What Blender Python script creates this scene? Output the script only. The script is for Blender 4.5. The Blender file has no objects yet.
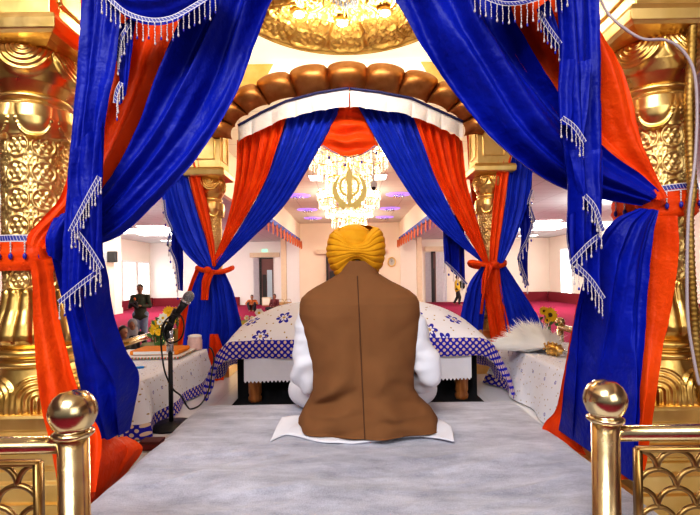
import bpy, math, random
from mathutils import Vector, Matrix, noise
random.seed(7)
PI = math.pi
C = bpy.context.scene.collection
F, CX, HY, CZ = 467.0, 350.0, 275.0, 1.85      # focal length in pixels, principal column, horizon row, eye height
ROLL = math.radians(.8); RC, RS = math.cos(ROLL), math.sin(ROLL)
FL = 1.01                                       # top of the raised platform
SEAT = 1.13                                     # top of the mattress
def P(px, py, Y):
    dx, dy = px - CX, py - HY                     # the camera is rolled by a hair
    return Vector(((dx*RC - dy*RS) / F * Y, Y, CZ - (dy*RC + dx*RS) / F * Y))
def clamp(x, a=0.0, b=1.0): return max(a, min(b, x))
def smooth(a, b, x):
    t = clamp((x - a) / (b - a)); return t * t * (3 - 2 * t)
def lerp(a, b, t): return a + (b - a) * t

# ------------------------------------------------------------------ materials
class NT:
    """small helper to write node maths"""
    def __init__(s, name):
        s.m = bpy.data.materials.new(name); s.m.use_nodes = True
        s.t = s.m.node_tree; s.b = s.t.nodes['Principled BSDF']
    def n(s, typ, **kw):
        x = s.t.nodes.new(typ)
        for k, v in kw.items(): setattr(x, k, v)
        return x
    def put(s, sock, v):
        if hasattr(v, 'is_output') or isinstance(v, bpy.types.NodeSocket): s.t.links.new(v, sock)
        else: sock.default_value = v
    def M(s, op, a, b=0.0, c=0.0):
        x = s.n('ShaderNodeMath', operation=op)
        s.put(x.inputs[0], a); s.put(x.inputs[1], b); s.put(x.inputs[2], c)
        return x.outputs[0]
    def mix(s, f, a, b):
        x = s.n('ShaderNodeMix', data_type='RGBA')
        s.put(x.inputs[0], f)
        s.put(x.inputs[6], a if not isinstance(a, tuple) else (*a, 1)); s.put(x.inputs[7], b if not isinstance(b, tuple) else (*b, 1))
        return x.outputs[2]
    def noise(s, scale, detail=3.0, vec=None, rough=.5):
        x = s.n('ShaderNodeTexNoise'); x.inputs['Scale'].default_value = scale
        x.inputs['Detail'].default_value = detail; x.inputs['Roughness'].default_value = rough
        s.put(x.inputs['Vector'], vec if vec is not None else s.obj())
        return x.outputs['Fac']
    def obj(s):
        if not hasattr(s, '_o'): s._o = s.n('ShaderNodeTexCoord')
        return s._o.outputs['Object']
    def uv(s):
        s.obj(); return s._o.outputs['UV']
    def sep(s, v):
        x = s.n('ShaderNodeSeparateXYZ'); s.put(x.inputs[0], v); return x.outputs
    def ramp(s, f, a, b):
        x = s.n('ShaderNodeMapRange'); s.put(x.inputs[0], f); x.inputs[1].default_value = a; x.inputs[2].default_value = b
        return x.outputs[0]
    def bump(s, h, strength=.3, dist=.01):
        x = s.n('ShaderNodeBump'); x.inputs['Strength'].default_value = strength; x.inputs['Distance'].default_value = dist
        s.put(x.inputs['Height'], h); s.t.links.new(x.outputs[0], s.b.inputs['Normal'])
    def set(s, **kw):
        for k, v in kw.items():
            k = {'base': 'Base Color', 'rough': 'Roughness', 'metal': 'Metallic', 'sheen': 'Sheen Weight', 'spec': 'Specular IOR Level',
                 'em': 'Emission Color', 'es': 'Emission Strength', 'trans': 'Transmission Weight', 'alpha': 'Alpha', 'sub': 'Subsurface Weight'}.get(k, k)
            s.put(s.b.inputs[k], (*v, 1) if isinstance(v, tuple) and len(v) == 3 else v)
        return s.m
def plain(name, col, rough=.6, metal=0.0, var=.12, scale=20, bump=0.0, bscale=60, **kw):
    t = NT(name)
    f = t.noise(scale)
    d = tuple(c * (1 - var) for c in col); l = tuple(min(1, c * (1 + var)) for c in col)
    t.set(base=t.mix(f, d, l), rough=rough, metal=metal, **kw)
    if bump: t.bump(t.noise(bscale, 4), bump, .004)
    return t.m
def glow(name, col, strength):
    t = NT(name); t.set(base=col, em=col, es=strength); return t.m

def gold_mat(name, col, dark, rough, bscale, bump):
    t = NT(name)
    f = t.ramp(t.noise(9, 4), .35, .7)
    t.set(base=t.mix(f, dark, col), metal=1.0, rough=t.M('MULTIPLY_ADD', t.noise(30), .25, rough))
    t.bump(t.noise(bscale, 3), bump, .003)
    return t.m
GOLD = gold_mat('gold_paint', (.88, .60, .22), (.66, .40, .10), .20, 45, .15)
GOLDSMOOTH = gold_mat('smooth_gold_paint', (.90, .64, .26), (.78, .52, .17), .22, 25, .1)
BRONZE = gold_mat('bronze_gold_paint', (.50, .25, .09), (.34, .14, .04), .34, 20, .1)
BRASS = gold_mat('polished_brass', (.80, .66, .40), (.64, .48, .25), .1, 90, .04)
SHAFTGOLD = gold_mat('pale_gold_relief', (.92, .68, .30), (.72, .48, .16), .30, 45, .1)
GILT = NT('carved_gilt_plaster'); GILT = GILT.set(base=GILT.mix(GILT.noise(14, 4), (.48, .28, .06), (.76, .48, .13)), rough=.36, metal=.75)
BRASSDARK = gold_mat('aged_brass', (.46, .30, .12), (.26, .15, .05), .24, 90, .08)
def satin(name, col, dark):
    t = NT(name)
    f = t.ramp(t.noise(6, 5), .3, .7)
    t.set(base=t.mix(f, dark, col), rough=.46, spec=.16)
    n1 = t.noise(9, 4, rough=.55); n2 = t.noise(48, 3)
    vo = t.n('ShaderNodeTexVoronoi', feature='SMOOTH_F1'); vo.inputs['Scale'].default_value = 11; t.put(vo.inputs['Vector'], t.obj())
    t.bump(t.M('ADD', t.M('MULTIPLY_ADD', n2, .16, n1), t.M('MULTIPLY', vo.outputs['Distance'], .35)), .55, .028)
    return t.m
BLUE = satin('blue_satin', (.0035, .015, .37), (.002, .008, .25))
BLUELIT = satin('hall_lit_blue_satin', (.012, .045, .60), (.008, .028, .46))  # same satin for the back drapes, hall light put into its colour
ORANGE = satin('orange_satin', (.86, .085, .005), (.72, .052, .004))
WHITESATIN = satin('white_satin', (.8, .78, .8), (.7, .68, .72))
def braid_mat():
    t = NT('braid_trim'); u, v, _ = t.sep(t.uv())
    a = t.M('ABSOLUTE', t.M('SINE', t.M('ADD', t.M('MULTIPLY', u, 260.0), t.M('MULTIPLY', v, PI))))
    edge = t.M('GREATER_THAN', t.M('ABSOLUTE', t.M('SUBTRACT', v, .5)), .36)
    k = t.M('MAXIMUM', edge, t.M('GREATER_THAN', a, .975))
    t.set(base=t.mix(k, (.02, .025, .24), (.66, .60, .60)), rough=.5); return t.m
BRAID = braid_mat()
BEAD = plain('pearl_bead', (.62, .56, .55), .3)
BLUEBEAD = plain('blue_bead', (.03, .03, .35), .2)
def blanket_mat():
    t = NT('grey_plush')
    mp = t.n('ShaderNodeMapping'); mp.inputs['Scale'].default_value = (1, 2.6, 1); t.put(mp.inputs['Vector'], t.obj())
    f = t.ramp(t.M('ADD', t.M('MULTIPLY', t.noise(4.5, 7, rough=.68, vec=mp.outputs[0]), .7), t.M('MULTIPLY', t.noise(240, 2), .3)), .36, .62)
    t.set(base=t.mix(f, (.26, .265, .34), (.57, .575, .67)), rough=.95, sheen=.4, spec=.1)
    t.bump(t.M('ADD', t.noise(260, 3), t.M('MULTIPLY', t.noise(9, 3), 3.0)), .55, .008); return t.m
BLANKET = blanket_mat()
WHITECLOTH = plain('white_cotton', (.80, .80, .86), .8, var=.04, bump=.15, bscale=40)
VEST = plain('brown_wool', (.225, .100, .040), .9, var=.12, scale=8, bump=.35, bscale=500, spec=.15)
def turban_mat():
    t = NT('yellow_turban_cloth'); f = t.noise(25, 4)
    t.set(base=t.mix(f, (.62, .26, .006), (.80, .40, .016)), rough=.75, spec=.2); t.bump(t.noise(160, 3), .3, .003); return t.m
TURBAN = turban_mat()
SKIN = plain('skin', (.36, .17, .09), .5, var=.08)
HAIR = plain('black_hair', (.012, .010, .010), .6)
BLACK = plain('black_plastic', (.012, .012, .013), .4)
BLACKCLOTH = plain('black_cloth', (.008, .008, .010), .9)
CHROME = plain('dull_chrome', (.6, .6, .62), .25, metal=1.0)
WOOD = NT('turned_wood')
_f = WOOD.n('ShaderNodeTexWave'); _f.inputs['Scale'].default_value = 6; _f.inputs['Distortion'].default_value = 6; WOOD.put(_f.inputs['Vector'], WOOD.obj())
WOOD = WOOD.set(base=WOOD.mix(_f.outputs['Fac'], (.30, .10, .025), (.45, .18, .05)), rough=.4)
def embroidered(name, border, hem_only, star_scale, star_r, dot):
    """white cloth, blue lattice border (uv in metres from the hem), scattered embroidery"""
    t = NT(name); u, v, _ = t.sep(t.uv())
    base = (.82, .82, .88)
    # scattered stars
    vo = t.n('ShaderNodeTexVoronoi', voronoi_dimensions='2D'); vo.inputs['Scale'].default_value = star_scale; vo.inputs['Randomness'].default_value = .75
    t.put(vo.inputs['Vector'], t.uv())
    sub = t.n('ShaderNodeVectorMath', operation='SUBTRACT'); t.put(sub.inputs[0], t.uv()); t.put(sub.inputs[1], vo.outputs['Position'])
    sx, sy, _ = t.sep(sub.outputs[0])
    # voronoi position is in uv space; angle gives a six-pointed star
    ang = t.M('ARCTAN2', sy, sx); r = t.M('SQRT', t.M('ADD', t.M('MULTIPLY', sx, sx), t.M('MULTIPLY', sy, sy)))
    lim = t.M('MULTIPLY_ADD', t.M('ABSOLUTE', t.M('COSINE', t.M('MULTIPLY', ang, 3.0))), .55 * star_r, .45 * star_r)
    star = t.M('LESS_THAN', r, lim)
    ring = t.M('MULTIPLY', star, t.M('GREATER_THAN', r, t.M('MULTIPLY', lim, .55)))
    core = t.M('LESS_THAN', r, star_r * .2)
    col = t.mix(ring, base, (.03, .03, .42))
    col = t.mix(core, col, (.55, .38, .16))
    vd = t.n('ShaderNodeTexVoronoi', voronoi_dimensions='2D'); vd.inputs['Scale'].default_value = dot; t.put(vd.inputs['Vector'], t.uv())
    d2 = t.M('LESS_THAN', vd.outputs['Distance'], .075)
    col = t.mix(d2, col, (.42, .28, .12))
    # border lattice
    k = 2 * PI / .042
    a = t.M('MULTIPLY', t.M('ADD', u, v), k / 2); b = t.M('MULTIPLY', t.M('SUBTRACT', u, v), k / 2)
    sa = t.M('ABSOLUTE', t.M('SINE', a)); sb = t.M('ABSOLUTE', t.M('SINE', b))
    fl = t.M('MULTIPLY', sa, sb)
    lat = t.M('GREATER_THAN', fl, .52)
    bc = t.mix(lat, (.025, .02, .42), (.72, .55, .42))
    uu = t.sep(t.uv())[2]
    m = t.M('LESS_THAN', v, border)
    if not hem_only:
        m = t.M('MAXIMUM', m, t.M('GREATER_THAN', t.M('ABSOLUTE', u), hem_side))
    t.set(base=t.mix(m, col, bc), rough=.8, spec=.15)
    t.bump(t.noise(30, 4), .25, .01)
    return t.m
hem_side = 1.06
RUMALA = embroidered('embroidered_cover_cloth', .118, False, 3.6, .055, 14)
TABLECLOTH = embroidered('dotted_table_cloth', .072, True, 6.0, .011, 19)
CREAM = plain('cream_wall_paint', (.86, .78, .66), .8, var=.03, scale=1.5)
PEACH = plain('peach_wall_paint', (.88, .74, .56), .8, var=.03, scale=1.5)
WHITEPAINT = plain('white_paint', (.85, .83, .80), .7, var=.03)
BEIGE = plain('beige_stone', (.72, .58, .40), .7, var=.12, scale=6)
DARK = plain('dark_opening', (.02, .016, .015), .6)
BROWNDARK = plain('maroon_interior', (.16, .07, .06), .6)
GLASS = plain('pale_blue_glass', (.45, .55, .62), .15)
def tiles(name, col, line, sx, sy, w, rough=.7):
    t = NT(name); x, y, _ = t.sep(t.obj())
    fx = t.M('FRACT', t.M('DIVIDE', x, sx)); fy = t.M('FRACT', t.M('DIVIDE', y, sy))
    l = t.M('MAXIMUM', t.M('LESS_THAN', fx, w / sx), t.M('LESS_THAN', fy, w / sy))
    c = t.mix(t.noise(2), tuple(a * .95 for a in col), col)
    t.set(base=t.mix(l, c, line), rough=rough); return t.m
CEILMAT = tiles('ceiling_tiles', (.76, .74, .62), (.58, .55, .46), 1.2, 1.2, .04)
AISLEMAT = tiles('aisle_ceiling_tiles', (.60, .68, .68), (.46, .52, .52), 1.2, .6, .04)
MARBLE = tiles('white_platform_tiles', (.80, .81, .85), (.66, .67, .72), .3, .3, .004, .25)
CARPET = NT('burgundy_carpet')
CARPET.set(base=CARPET.mix(CARPET.noise(40, 4), (.20, .012, .04), (.31, .022, .07)), rough=.95, spec=.1); CARPET = CARPET.m
BURGUNDY = plain('burgundy_panel', (.20, .008, .02), .8)
WINGLOW = glow('bright_daylight_pane', (1.0, .98, .95), 2.6)
PANELGLOW = glow('lit_ceiling_panel', (1.0, .95, .88), 9.0)
SPOTGLOW = glow('lit_spot_lens', (1.0, .96, .9), 25.0)
BULBGLOW = glow('lit_bulb', (1.0, .85, .6), 22.0)
PURPLEGLOW = glow('purple_lit_lamp', (.36, .20, .85), 1.1)
CRYSTAL = NT('glowing_crystal').set(base=(.95, .85, .65), rough=.12, metal=.5, em=(1.0, .82, .5), es=.75)  # crystals glow themselves, sparkle put into the material
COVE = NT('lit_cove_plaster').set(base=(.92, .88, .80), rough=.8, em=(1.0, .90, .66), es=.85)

# ------------------------------------------------------------------ mesh building
class MB:
    def __init__(s): s.v = []; s.f = []; s.uvs = []; s.mi = []
    def add(s, vs, fs, uvs=None, mi=0):
        o = len(s.v); s.v += [tuple(p) for p in vs]
        s.uvs += uvs if uvs else [(p[0], p[2]) for p in vs]
        for f in fs: s.f.append(tuple(i + o for i in f)); s.mi.append(mi)
        return s
    def grid(s, rows, closed=False, mi=0, uvs=None):
        n, m = len(rows), len(rows[0]); vs = [p for r in rows for p in r]
        fs = [(j*m+i, j*m+(i+1) % m, (j+1)*m+(i+1) % m, (j+1)*m+i) for j in range(n-1) for i in range(m if closed else m-1)]
        return s.add(vs, fs, [u for r in uvs for u in r] if uvs else None, mi)
    def box(s, x0, x1, y0, y1, z0, z1, mi=0):
        vs = [(x, y, z) for z in (z0, z1) for y in (y0, y1) for x in (x0, x1)]
        return s.add(vs, [(0,2,3,1),(4,5,7,6),(0,1,5,4),(2,6,7,3),(0,4,6,2),(1,3,7,5)], None, mi)
    def tube(s, pts, r, n=8, mi=0, cap=True, flat=1.0):
        pts = [Vector(p) for p in pts]; rows = []
        rr = r if isinstance(r, (list, tuple)) else [r] * len(pts)
        up = Vector((0, 0, 1)); prev = None
        for i, p in enumerate(pts):
            d = (pts[min(i+1, len(pts)-1)] - pts[max(i-1, 0)]).normalized()
            if prev is None:
                a = d.cross(up)
                if a.length < .1: a = d.cross(Vector((1, 0, 0)))
                a.normalize()
            else:
                a = (prev - d * prev.dot(d)).normalized()
            prev = a; b = d.cross(a)
            rows.append([p + (a * math.cos(2*PI*k/n) + b * math.sin(2*PI*k/n) * flat) * rr[i] for k in range(n)])
        o = len(s.v); s.grid(rows, True, mi)
        if cap:
            s.f.append(tuple(range(o + n - 1, o - 1, -1))); s.mi.append(mi)
            e = o + (len(rows)-1) * n; s.f.append(tuple(range(e, e + n))); s.mi.append(mi)
        return s
    def lathe(s, prof, c=(0, 0, 0), n=32, mi=0, rot=0.0):
        rows = [[(c[0] + r*math.cos(rot+2*PI*k/n), c[1] + r*math.sin(rot+2*PI*k/n), c[2] + z) for k in range(n)] for r, z in prof]
        o = len(s.v); s.grid(rows, True, mi)
        if prof[0][0] > 1e-4: s.f.append(tuple(range(o + n - 1, o - 1, -1))); s.mi.append(mi)
        if prof[-1][0] > 1e-4:
            e = o + (len(rows)-1) * n; s.f.append(tuple(range(e, e + n))); s.mi.append(mi)
        return s
    def ball(s, c, r, n=12, m=8, mi=0, rot=None):
        r = (r, r, r) if not isinstance(r, (tuple, list)) else r
        c = Vector(c); vs = []; fs = []
        R = rot or Matrix.Identity(3)
        vs.append(c + R @ Vector((0, 0, -r[2])))
        for j in range(1, m):
            a = -PI/2 + PI*j/m
            for k in range(n):
                b = 2*PI*k/n
                vs.append(c + R @ Vector((r[0]*math.cos(a)*math.cos(b), r[1]*math.cos(a)*math.sin(b), r[2]*math.sin(a))))
        vs.append(c + R @ Vector((0, 0, r[2])))
        for k in range(n): fs.append((0, 1+(k+1) % n, 1+k))
        for j in range(m-2):
            for k in range(n):
                a = 1+j*n; fs.append((a+k, a+(k+1) % n, a+n+(k+1) % n, a+n+k))
        L = len(vs)-1; a = 1+(m-2)*n
        for k in range(n): fs.append((a+k, a+(k+1) % n, L))
        return s.add(vs, fs, None, mi)
    def capsule(s, a, ra, b, rb, n=14):
        a, b = Vector(a), Vector(b); d = b - a; L = d.length
        if L < 1e-5: return s.ball(a, ra)
        d /= L; pts = []; rr = []
        for k in range(1, 5):
            t = PI/2*k/5; pts.append(a - d*ra*math.cos(t)); rr.append(ra*math.sin(t))
        for k in range(7): pts.append(a.lerp(b, k/6)); rr.append(lerp(ra, rb, k/6))
        for k in range(4, 0, -1):
            t = PI/2*k/5; pts.append(b + d*rb*math.cos(t)); rr.append(rb*math.sin(t))
        return s.tube(pts, rr, n)
    def build(s, name, mats, parent=None, smooth_=True, bevel=0.0, solid=0.0):
        me = bpy.data.meshes.new(name); me.from_pydata(s.v, [], s.f)
        uvl = me.uv_layers.new(name='UVMap')
        flat = []
        for l in me.loops: flat += s.uvs[l.vertex_index]
        uvl.data.foreach_set('uv', flat)
        mats = mats if isinstance(mats, (list, tuple)) else [mats]
        for m in mats: me.materials.append(m)
        me.polygons.foreach_set('material_index', s.mi)
        me.polygons.foreach_set('use_smooth', [smooth_] * len(s.f))
        me.update()
        o = bpy.data.objects.new(name, me); C.objects.link(o)
        if parent is not None: hook(o, parent)
        if bevel:
            b = o.modifiers.new('bevel', 'BEVEL'); b.width = bevel; b.segments = 2; b.limit_method = 'ANGLE'
        if solid:
            b = o.modifiers.new('solid', 'SOLIDIFY'); b.thickness = solid; b.offset = 0
        return o
def hook(o, parent):
    o.parent = parent
    if parent.type == 'EMPTY': o.location = -parent.location
def tag(o, label, cat, group=None, kind='thing'):
    o['label'] = label; o['category'] = cat; o['kind'] = kind
    if group: o['group'] = group
    return o
def thing(name, loc, label, cat, group=None):
    o = bpy.data.objects.new(name, None); C.objects.link(o); o.location = loc; o.empty_display_size = .1
    return tag(o, label, cat, group)
def struct(name, mb, mat, **kw):
    o = mb.build(name, mat, None, kw.pop('smooth_', False), **kw); o['kind'] = 'structure'; return o
def dup(root, loc, rz=0.0, label=None, group=None, sx=None):
    r = root.copy(); C.objects.link(r); r.location = loc; r.rotation_euler = (0, 0, rz)
    if label: r['label'] = label
    if group: r['group'] = group
    for ch in list(root.children):
        c = ch.copy(); C.objects.link(c); c.parent = r
        for g in ch.children:
            d = g.copy(); C.objects.link(d); d.parent = c
    return r
def blob(name, prims, mat, parent=None, voxel=.012, sm=6):
    """one continuous surface grown over overlapping tapered limbs and ellipsoids"""
    mb = MB()
    for p in prims:
        if p[0] == 'c': mb.capsule(*p[1:])
        else: mb.ball(p[1], p[2], 18, 12, rot=p[3] if len(p) > 3 else None)
    o = mb.build(name, mat, None)
    r = o.modifiers.new('r', 'REMESH'); r.mode = 'VOXEL'; r.voxel_size = voxel; r.use_smooth_shade = True
    if sm:
        k = o.modifiers.new('s', 'SMOOTH'); k.iterations = sm; k.factor = .5
    bpy.context.view_layer.update()
    me = bpy.data.meshes.new_from_object(o.evaluated_get(bpy.context.evaluated_depsgraph_get()))
    o.modifiers.clear(); old = o.data; o.data = me; bpy.data.meshes.remove(old)
    if not me.materials: me.materials.append(mat)
    for p in me.polygons: p.use_smooth = True
    if parent is not None: hook(o, parent)
    return o

def curve_at(pts, t):
    """catmull-rom through points, chord length parameter"""
    n = len(pts)
    if n == 1: return pts[0].copy()
    ls = [0]
    for i in range(n-1): ls.append(ls[-1] + (pts[i+1]-pts[i]).length)
    s = clamp(t) * ls[-1]
    i = 0
    while i < n-2 and ls[i+1] < s: i += 1
    u = (s - ls[i]) / max(1e-6, ls[i+1]-ls[i])
    p1, p2 = pts[i], pts[i+1]
    p0 = pts[i-1] if i > 0 else p1*2 - p2; p3 = pts[i+2] if i+2 < n else p2*2 - p1
    return .5*((2*p1) + (p2-p0)*u + (2*p0-5*p1+4*p2-p3)*u*u + (3*p1-p0-3*p2+p3)*u**3)
def PP(l, Y=None):
    return [P(*(q if len(q) == 3 else (q[0], q[1], Y))) for q in l]
def sheet(mb, A, B, nt=70, nu=56, folds=6, depth=.30, seed=0, amp=.06, belly=0.0, wr=.004, mi=0, across=False, Y=None, soft=False):
    """cloth ruled between two edge curves with pleats running along them"""
    A, B = PP(A, Y), PP(B, Y); rows, uvs = [], []
    for j in range(nt+1):
        t = j/nt; a, b = curve_at(A, t), curve_at(B, t); w = (b-a).length
        row, ur = [], []
        for i in range(nu+1):
            u = i/nu; p = a.lerp(b, u)
            if across:
                q, W = t, folds*1.0; lam = (A[-1]-A[0]).length/folds
                uu = t + .05*noise.noise(Vector((u*2.2, t*3, seed))) - .10*math.sin(PI*u)*0
            else:
                lam = w/folds; uu = u + .07*noise.noise(Vector((u*3.1, t*1.6, seed)))
            am = min(depth*lam, amp)
            ph = 2*PI*folds*uu + seed*1.7
            c = math.cos(ph)
            h = am*(.55*c + .25*(1-abs(math.sin(ph*.5+.4)))*2-.25 + .22*math.cos(2.37*ph+1.3+2*noise.noise(Vector((t*2, seed, 3)))))
            if soft: h = am*(2.3*noise.noise(Vector((uu*folds*1.9, t*1.3, seed*3.1))) + .38*noise.noise(Vector((uu*folds*4.3 + t*1.5, t*2.2, seed*1.7))) + .16*c)
            h += wr*noise.noise(p*9 + Vector((seed, 0, 0))) + wr*.8*noise.noise(p*23 + Vector((0, seed, 0)))
            h += belly*math.sin(PI*u)
            row.append((p.x, p.y - h, p.z)); ur.append((u*w, t*3))
        rows.append(row); uvs.append(ur)
    mb.grid(rows, False, mi, uvs)
    return mb
def fringe(pts, Y, name, parent, spacing=.020, L=.046, bw=.015, beads=7, br=.0023, flip=1):
    """braided trim along a hem with strings of beads ending in a drop"""
    pts = PP(pts, Y); mb = MB()
    n = 40; line = [curve_at(pts, k/n) for k in range(n+1)]
    tot = sum((line[k+1]-line[k]).length for k in range(n)); rows, uvs, s = [[], []], [[], []], 0
    for k in range(n+1):
        d = (line[min(k+1, n)] - line[max(k-1, 0)]).normalized(); nv = Vector((-d.z, 0, d.x))
        if nv.z*flip < 0: nv = -nv
        f = Vector((0, -.006, 0))
        rows[0].append(line[k]+f); rows[1].append(line[k]+f+nv*bw)
        uvs[0].append((s, 0)); uvs[1].append((s, 1))
        if k < n: s += (line[k+1]-line[k]).length
    mb.grid(rows, False, 0, uvs)
    m = max(2, int(tot/spacing))
    for k in range(m+1):
        p = curve_at(pts, k/m) + Vector((0, -.008, 0)); l = L*random.uniform(.8, 1.15)
        for b in range(beads):
            mb.ball(p - Vector((random.uniform(-.001, .001), 0, l*(b+.5)/beads)), (br, br, l/beads*.55), 5, 4, 1)
        mb.ball(p - Vector((0, 0, l + br*1.6)), (br*1.7, br*1.7, br*2.6), 6, 4, 2 if k % 2 else 1)
    return mb.build(name, [BRAID, BEAD, BLUEBEAD], parent)

# ------------------------------------------------------------------ the hall (setting)
HW, HB = 13.0, 30.5
struct('floor', MB().box(-13.4, 13.4, -6, 31, -.1, 0), CARPET)
struct('platform_floor', MB().box(-2.6, 2.6, .9, 5.2, 0, FL), MARBLE)
struct('wall_back', MB().box(-13.4, 13.4, HB, HB+.2, 0, 5.6), PEACH)
struct('wall_left', MB().box(-13.4, -13.0, -6, HB, 0, 5.6), CREAM)
struct('wall_right', MB().box(13.0, 13.4, -6, HB, 0, 5.6), CREAM)
struct('ceiling', MB().box(-3.4, 3.4, -6, HB+.2, 5.25, 5.4), CEILMAT)
struct('ceiling_aisle_left', MB().box(-13.4, -3.4, -6, HB+.2, 4.1, 4.2), AISLEMAT)
struct('ceiling_aisle_right', MB().box(3.4, 13.4, -6, HB+.2, 4.1, 4.2), AISLEMAT)
struct('wall_soffit_left', MB().box(-3.4, -3.25, -6, HB, 4.0, 5.3), PEACH)
struct('wall_soffit_right', MB().box(3.25, 3.4, -6, HB, 4.0, 5.3), PEACH)
struct('wall_panel_left', MB().box(-13.0, -3.3, HB-.06, HB, 0, 4.1), WHITEPAINT)
struct('wall_panel_right', MB().box(3.3, 13.0, HB-.06, HB, 0, 4.1), CREAM)
struct('baseboard_left', MB().box(-13.0, -12.85, 10, HB-.1, 0, .55), BURGUNDY)
struct('baseboard_right', MB().box(12.85, 13.0, 10, HB-.1, 0, .6), BURGUNDY)
struct('baseboard_back_left', MB().box(-12.8, -7.2, HB-.2, HB-.08, 0, .52), BURGUNDY)
struct('baseboard_back_right', MB().box(7.6, 12.8, HB-.2, HB-.08, 0, .6), BURGUNDY)
def pillar(n, x, y, w, h, mat):
    mb = MB().box(x-w/2, x+w/2, y-w/2, y+w/2, .02, h).box(x-w/2-.04, x+w/2+.04, y-w/2-.04, y+w/2+.04, 0, .3)
    struct('trim_%d' % n, mb, mat)
pillar(1, -4.0, 28.3, .30, 4.08, BEIGE)
pillar(2, 4.2, 28.3, .30, 4.08, BEIGE)
pillar(3, -12.45, 24.3, .75, 4.08, CREAM)
# doorways of the back wall, headers and white curtains beside them
def doorway(n, x0, x1, z1, hx0, hx1, glass):
    y = HB - .09
    o = struct('door_%d' % n, MB().box(x0, x1, y-.02, y, 0, z1), BROWNDARK)
    MB().box(x0, x0+.14, y-.06, y-.03, 0, z1).box(x0, x1, y-.06, y-.03, z1-.08, z1).build('door_frame', DARK, o, False)
    if glass: MB().box(lerp(x0, x1, .55), lerp(x0, x1, .92), y-.06, y-.03, .3, z1-.8).build('door_pane', GLASS, o, False)
    MB().box(x0+.2, lerp(x0, x1, .5), y-.06, y-.03, .1, z1-1.1).build('door_leaf', DARK, o, False)
    struct('trim_%d' % (n+3), MB().box(hx0, hx1, y-.25, y, z1+.03, z1+.32), BEIGE)
kx = HB/F
doorway(1, (260-CX)*kx, (273.6-CX)*kx, 3.05, (251-CX)*kx, (280-CX)*kx, True)
doorway(2, (326.5-CX)*kx, (376-CX)*kx, 3.2, (317-CX)*kx, (386-CX)*kx, True)
doorway(3, (431-CX)*kx, (435.3-CX)*kx, 3.3, (424.5-CX)*kx, (446-CX)*kx, False)
def hall_curtain(x0, x1, z1, label):
    mb = MB(); rows = []
    for j in range(5):
        rows.append([(lerp(x0, x1, i/40), HB-.16-.05*math.sin(i*1.15)-.02*math.sin(i*.5), lerp(.03, z1, j/4)) for i in range(41)])
    return tag(mb.grid(rows).build('door_curtain', WHITESATIN, None), label, 'curtain', 'white door curtains on the far wall')
hall_curtain((254-CX)*kx, (259.8-CX)*kx, 3.05, 'plain white curtain hanging beside the glazed far doorway under the exit sign')
hall_curtain((425-CX)*kx, (430.6-CX)*kx, 3.25, 'narrow white curtain between the beige far pillar and the thin brown door gap')
hall_curtain((435.6-CX)*kx, (446-CX)*kx, 3.25, 'wide white curtain on the far wall behind the person in a yellow top')
# daylight windows
def window(n, y0, y1, x, z0=.6, z1=2.75):
    s = 1 if x < 0 else -1
    o = struct('window_%d' % n, MB().box(min(x, x+s*.04), max(x, x+s*.04), y0, y1, z0, z1), WINGLOW)
    fr = MB()
    for (a, b, c, d) in ((y0-.08, y1+.08, z1, z1+.12), (y0-.08, y1+.08, z0-.08, z0), (y0-.08, y0, z0, z1), (y1, y1+.08, z0, z1), ((y0+y1)/2-.03, (y0+y1)/2+.03, z0, z1)):
        fr.box(min(x, x+s*.09), max(x, x+s*.09), a, b, c, d)
    fr.build('window_frame', WHITEPAINT, o, False)
window(1, 26.6, 28.15, -12.99); window(2, 28.5, 30.0, -12.99); window(3, 27.2, 28.6, 12.99, .6, 3.2)

# ------------------------------------------------------------------ carved gold columns
def rel_lathe(mb, prof, hfun, n=120, m=60, ph=0.0, mi=0):
    """prof: list of (z, r); hfun(theta, t, z, r) adds relief"""
    L = len(prof)-1; rows = []
    for j in range(m+1):
        t = j/m; s = t*L; i = min(int(s), L-1); u = s-i
        z = lerp(prof[i][0], prof[i+1][0], u); r = lerp(prof[i][1], prof[i+1][1], u)
        row = []
        for k in range(n):
            th = 2*PI*k/n; rr = r + hfun(th+ph, t, z, r)
            row.append((rr*math.cos(th), rr*math.sin(th), z))
        rows.append(row)
    mb.grid(rows, True, mi); return mb
def rosette(x, y, R):
    """height of a flower medallion at offset x, y"""
    r = math.hypot(x, y)
    if r > R*1.25: return 0
    a = math.atan2(y, x)
    h = .8*math.exp(-((r-R)/(.10*R))**2)
    pr = R*(.50+.12*math.cos(6*a)); h += .75*math.exp(-((r-pr)/(.20*R))**2)*(.35+.65*(math.cos(3*a)**2))
    h += .9*math.exp(-(r/(.20*R))**2) - .35*smooth(R, .85*R, r)*0
    return h
def shaft_h(th, t, z, r):
    N = 8; dz = .098; du = 2*PI*.112/N
    x = ((th/(2*PI)*N + .5) % 1 - .5)*du; y = ((z/dz + .5) % 1 - .5)*dz
    h = rosette(x, y, .039)
    x2 = ((th/(2*PI)*N + 1.0) % 1 - .5)*du; y2 = ((z/dz + 1.0) % 1 - .5)*dz
    h = max(h, .9*rosette(x2, y2, .021))
    h += .10*abs(noise.noise(Vector((th*5, z*45, 0))))
    return .011*h - .003
def capital_h(th, t, z, r):
    N = 5; a = ((th/(2*PI)*N + .5) % 1 - .5)*2; x = a*r*PI/N; y = .838 - z
    d = math.hypot(x*1.15, y); k = smooth(.105, .098, d)*smooth(.012, .02, d)
    h = k*.55*(.5+.5*math.cos(d*2*PI/.0185)) + .5*math.exp(-(d/.016)**2)
    return .013*h + .010*smooth(.115, .09, d)
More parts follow.
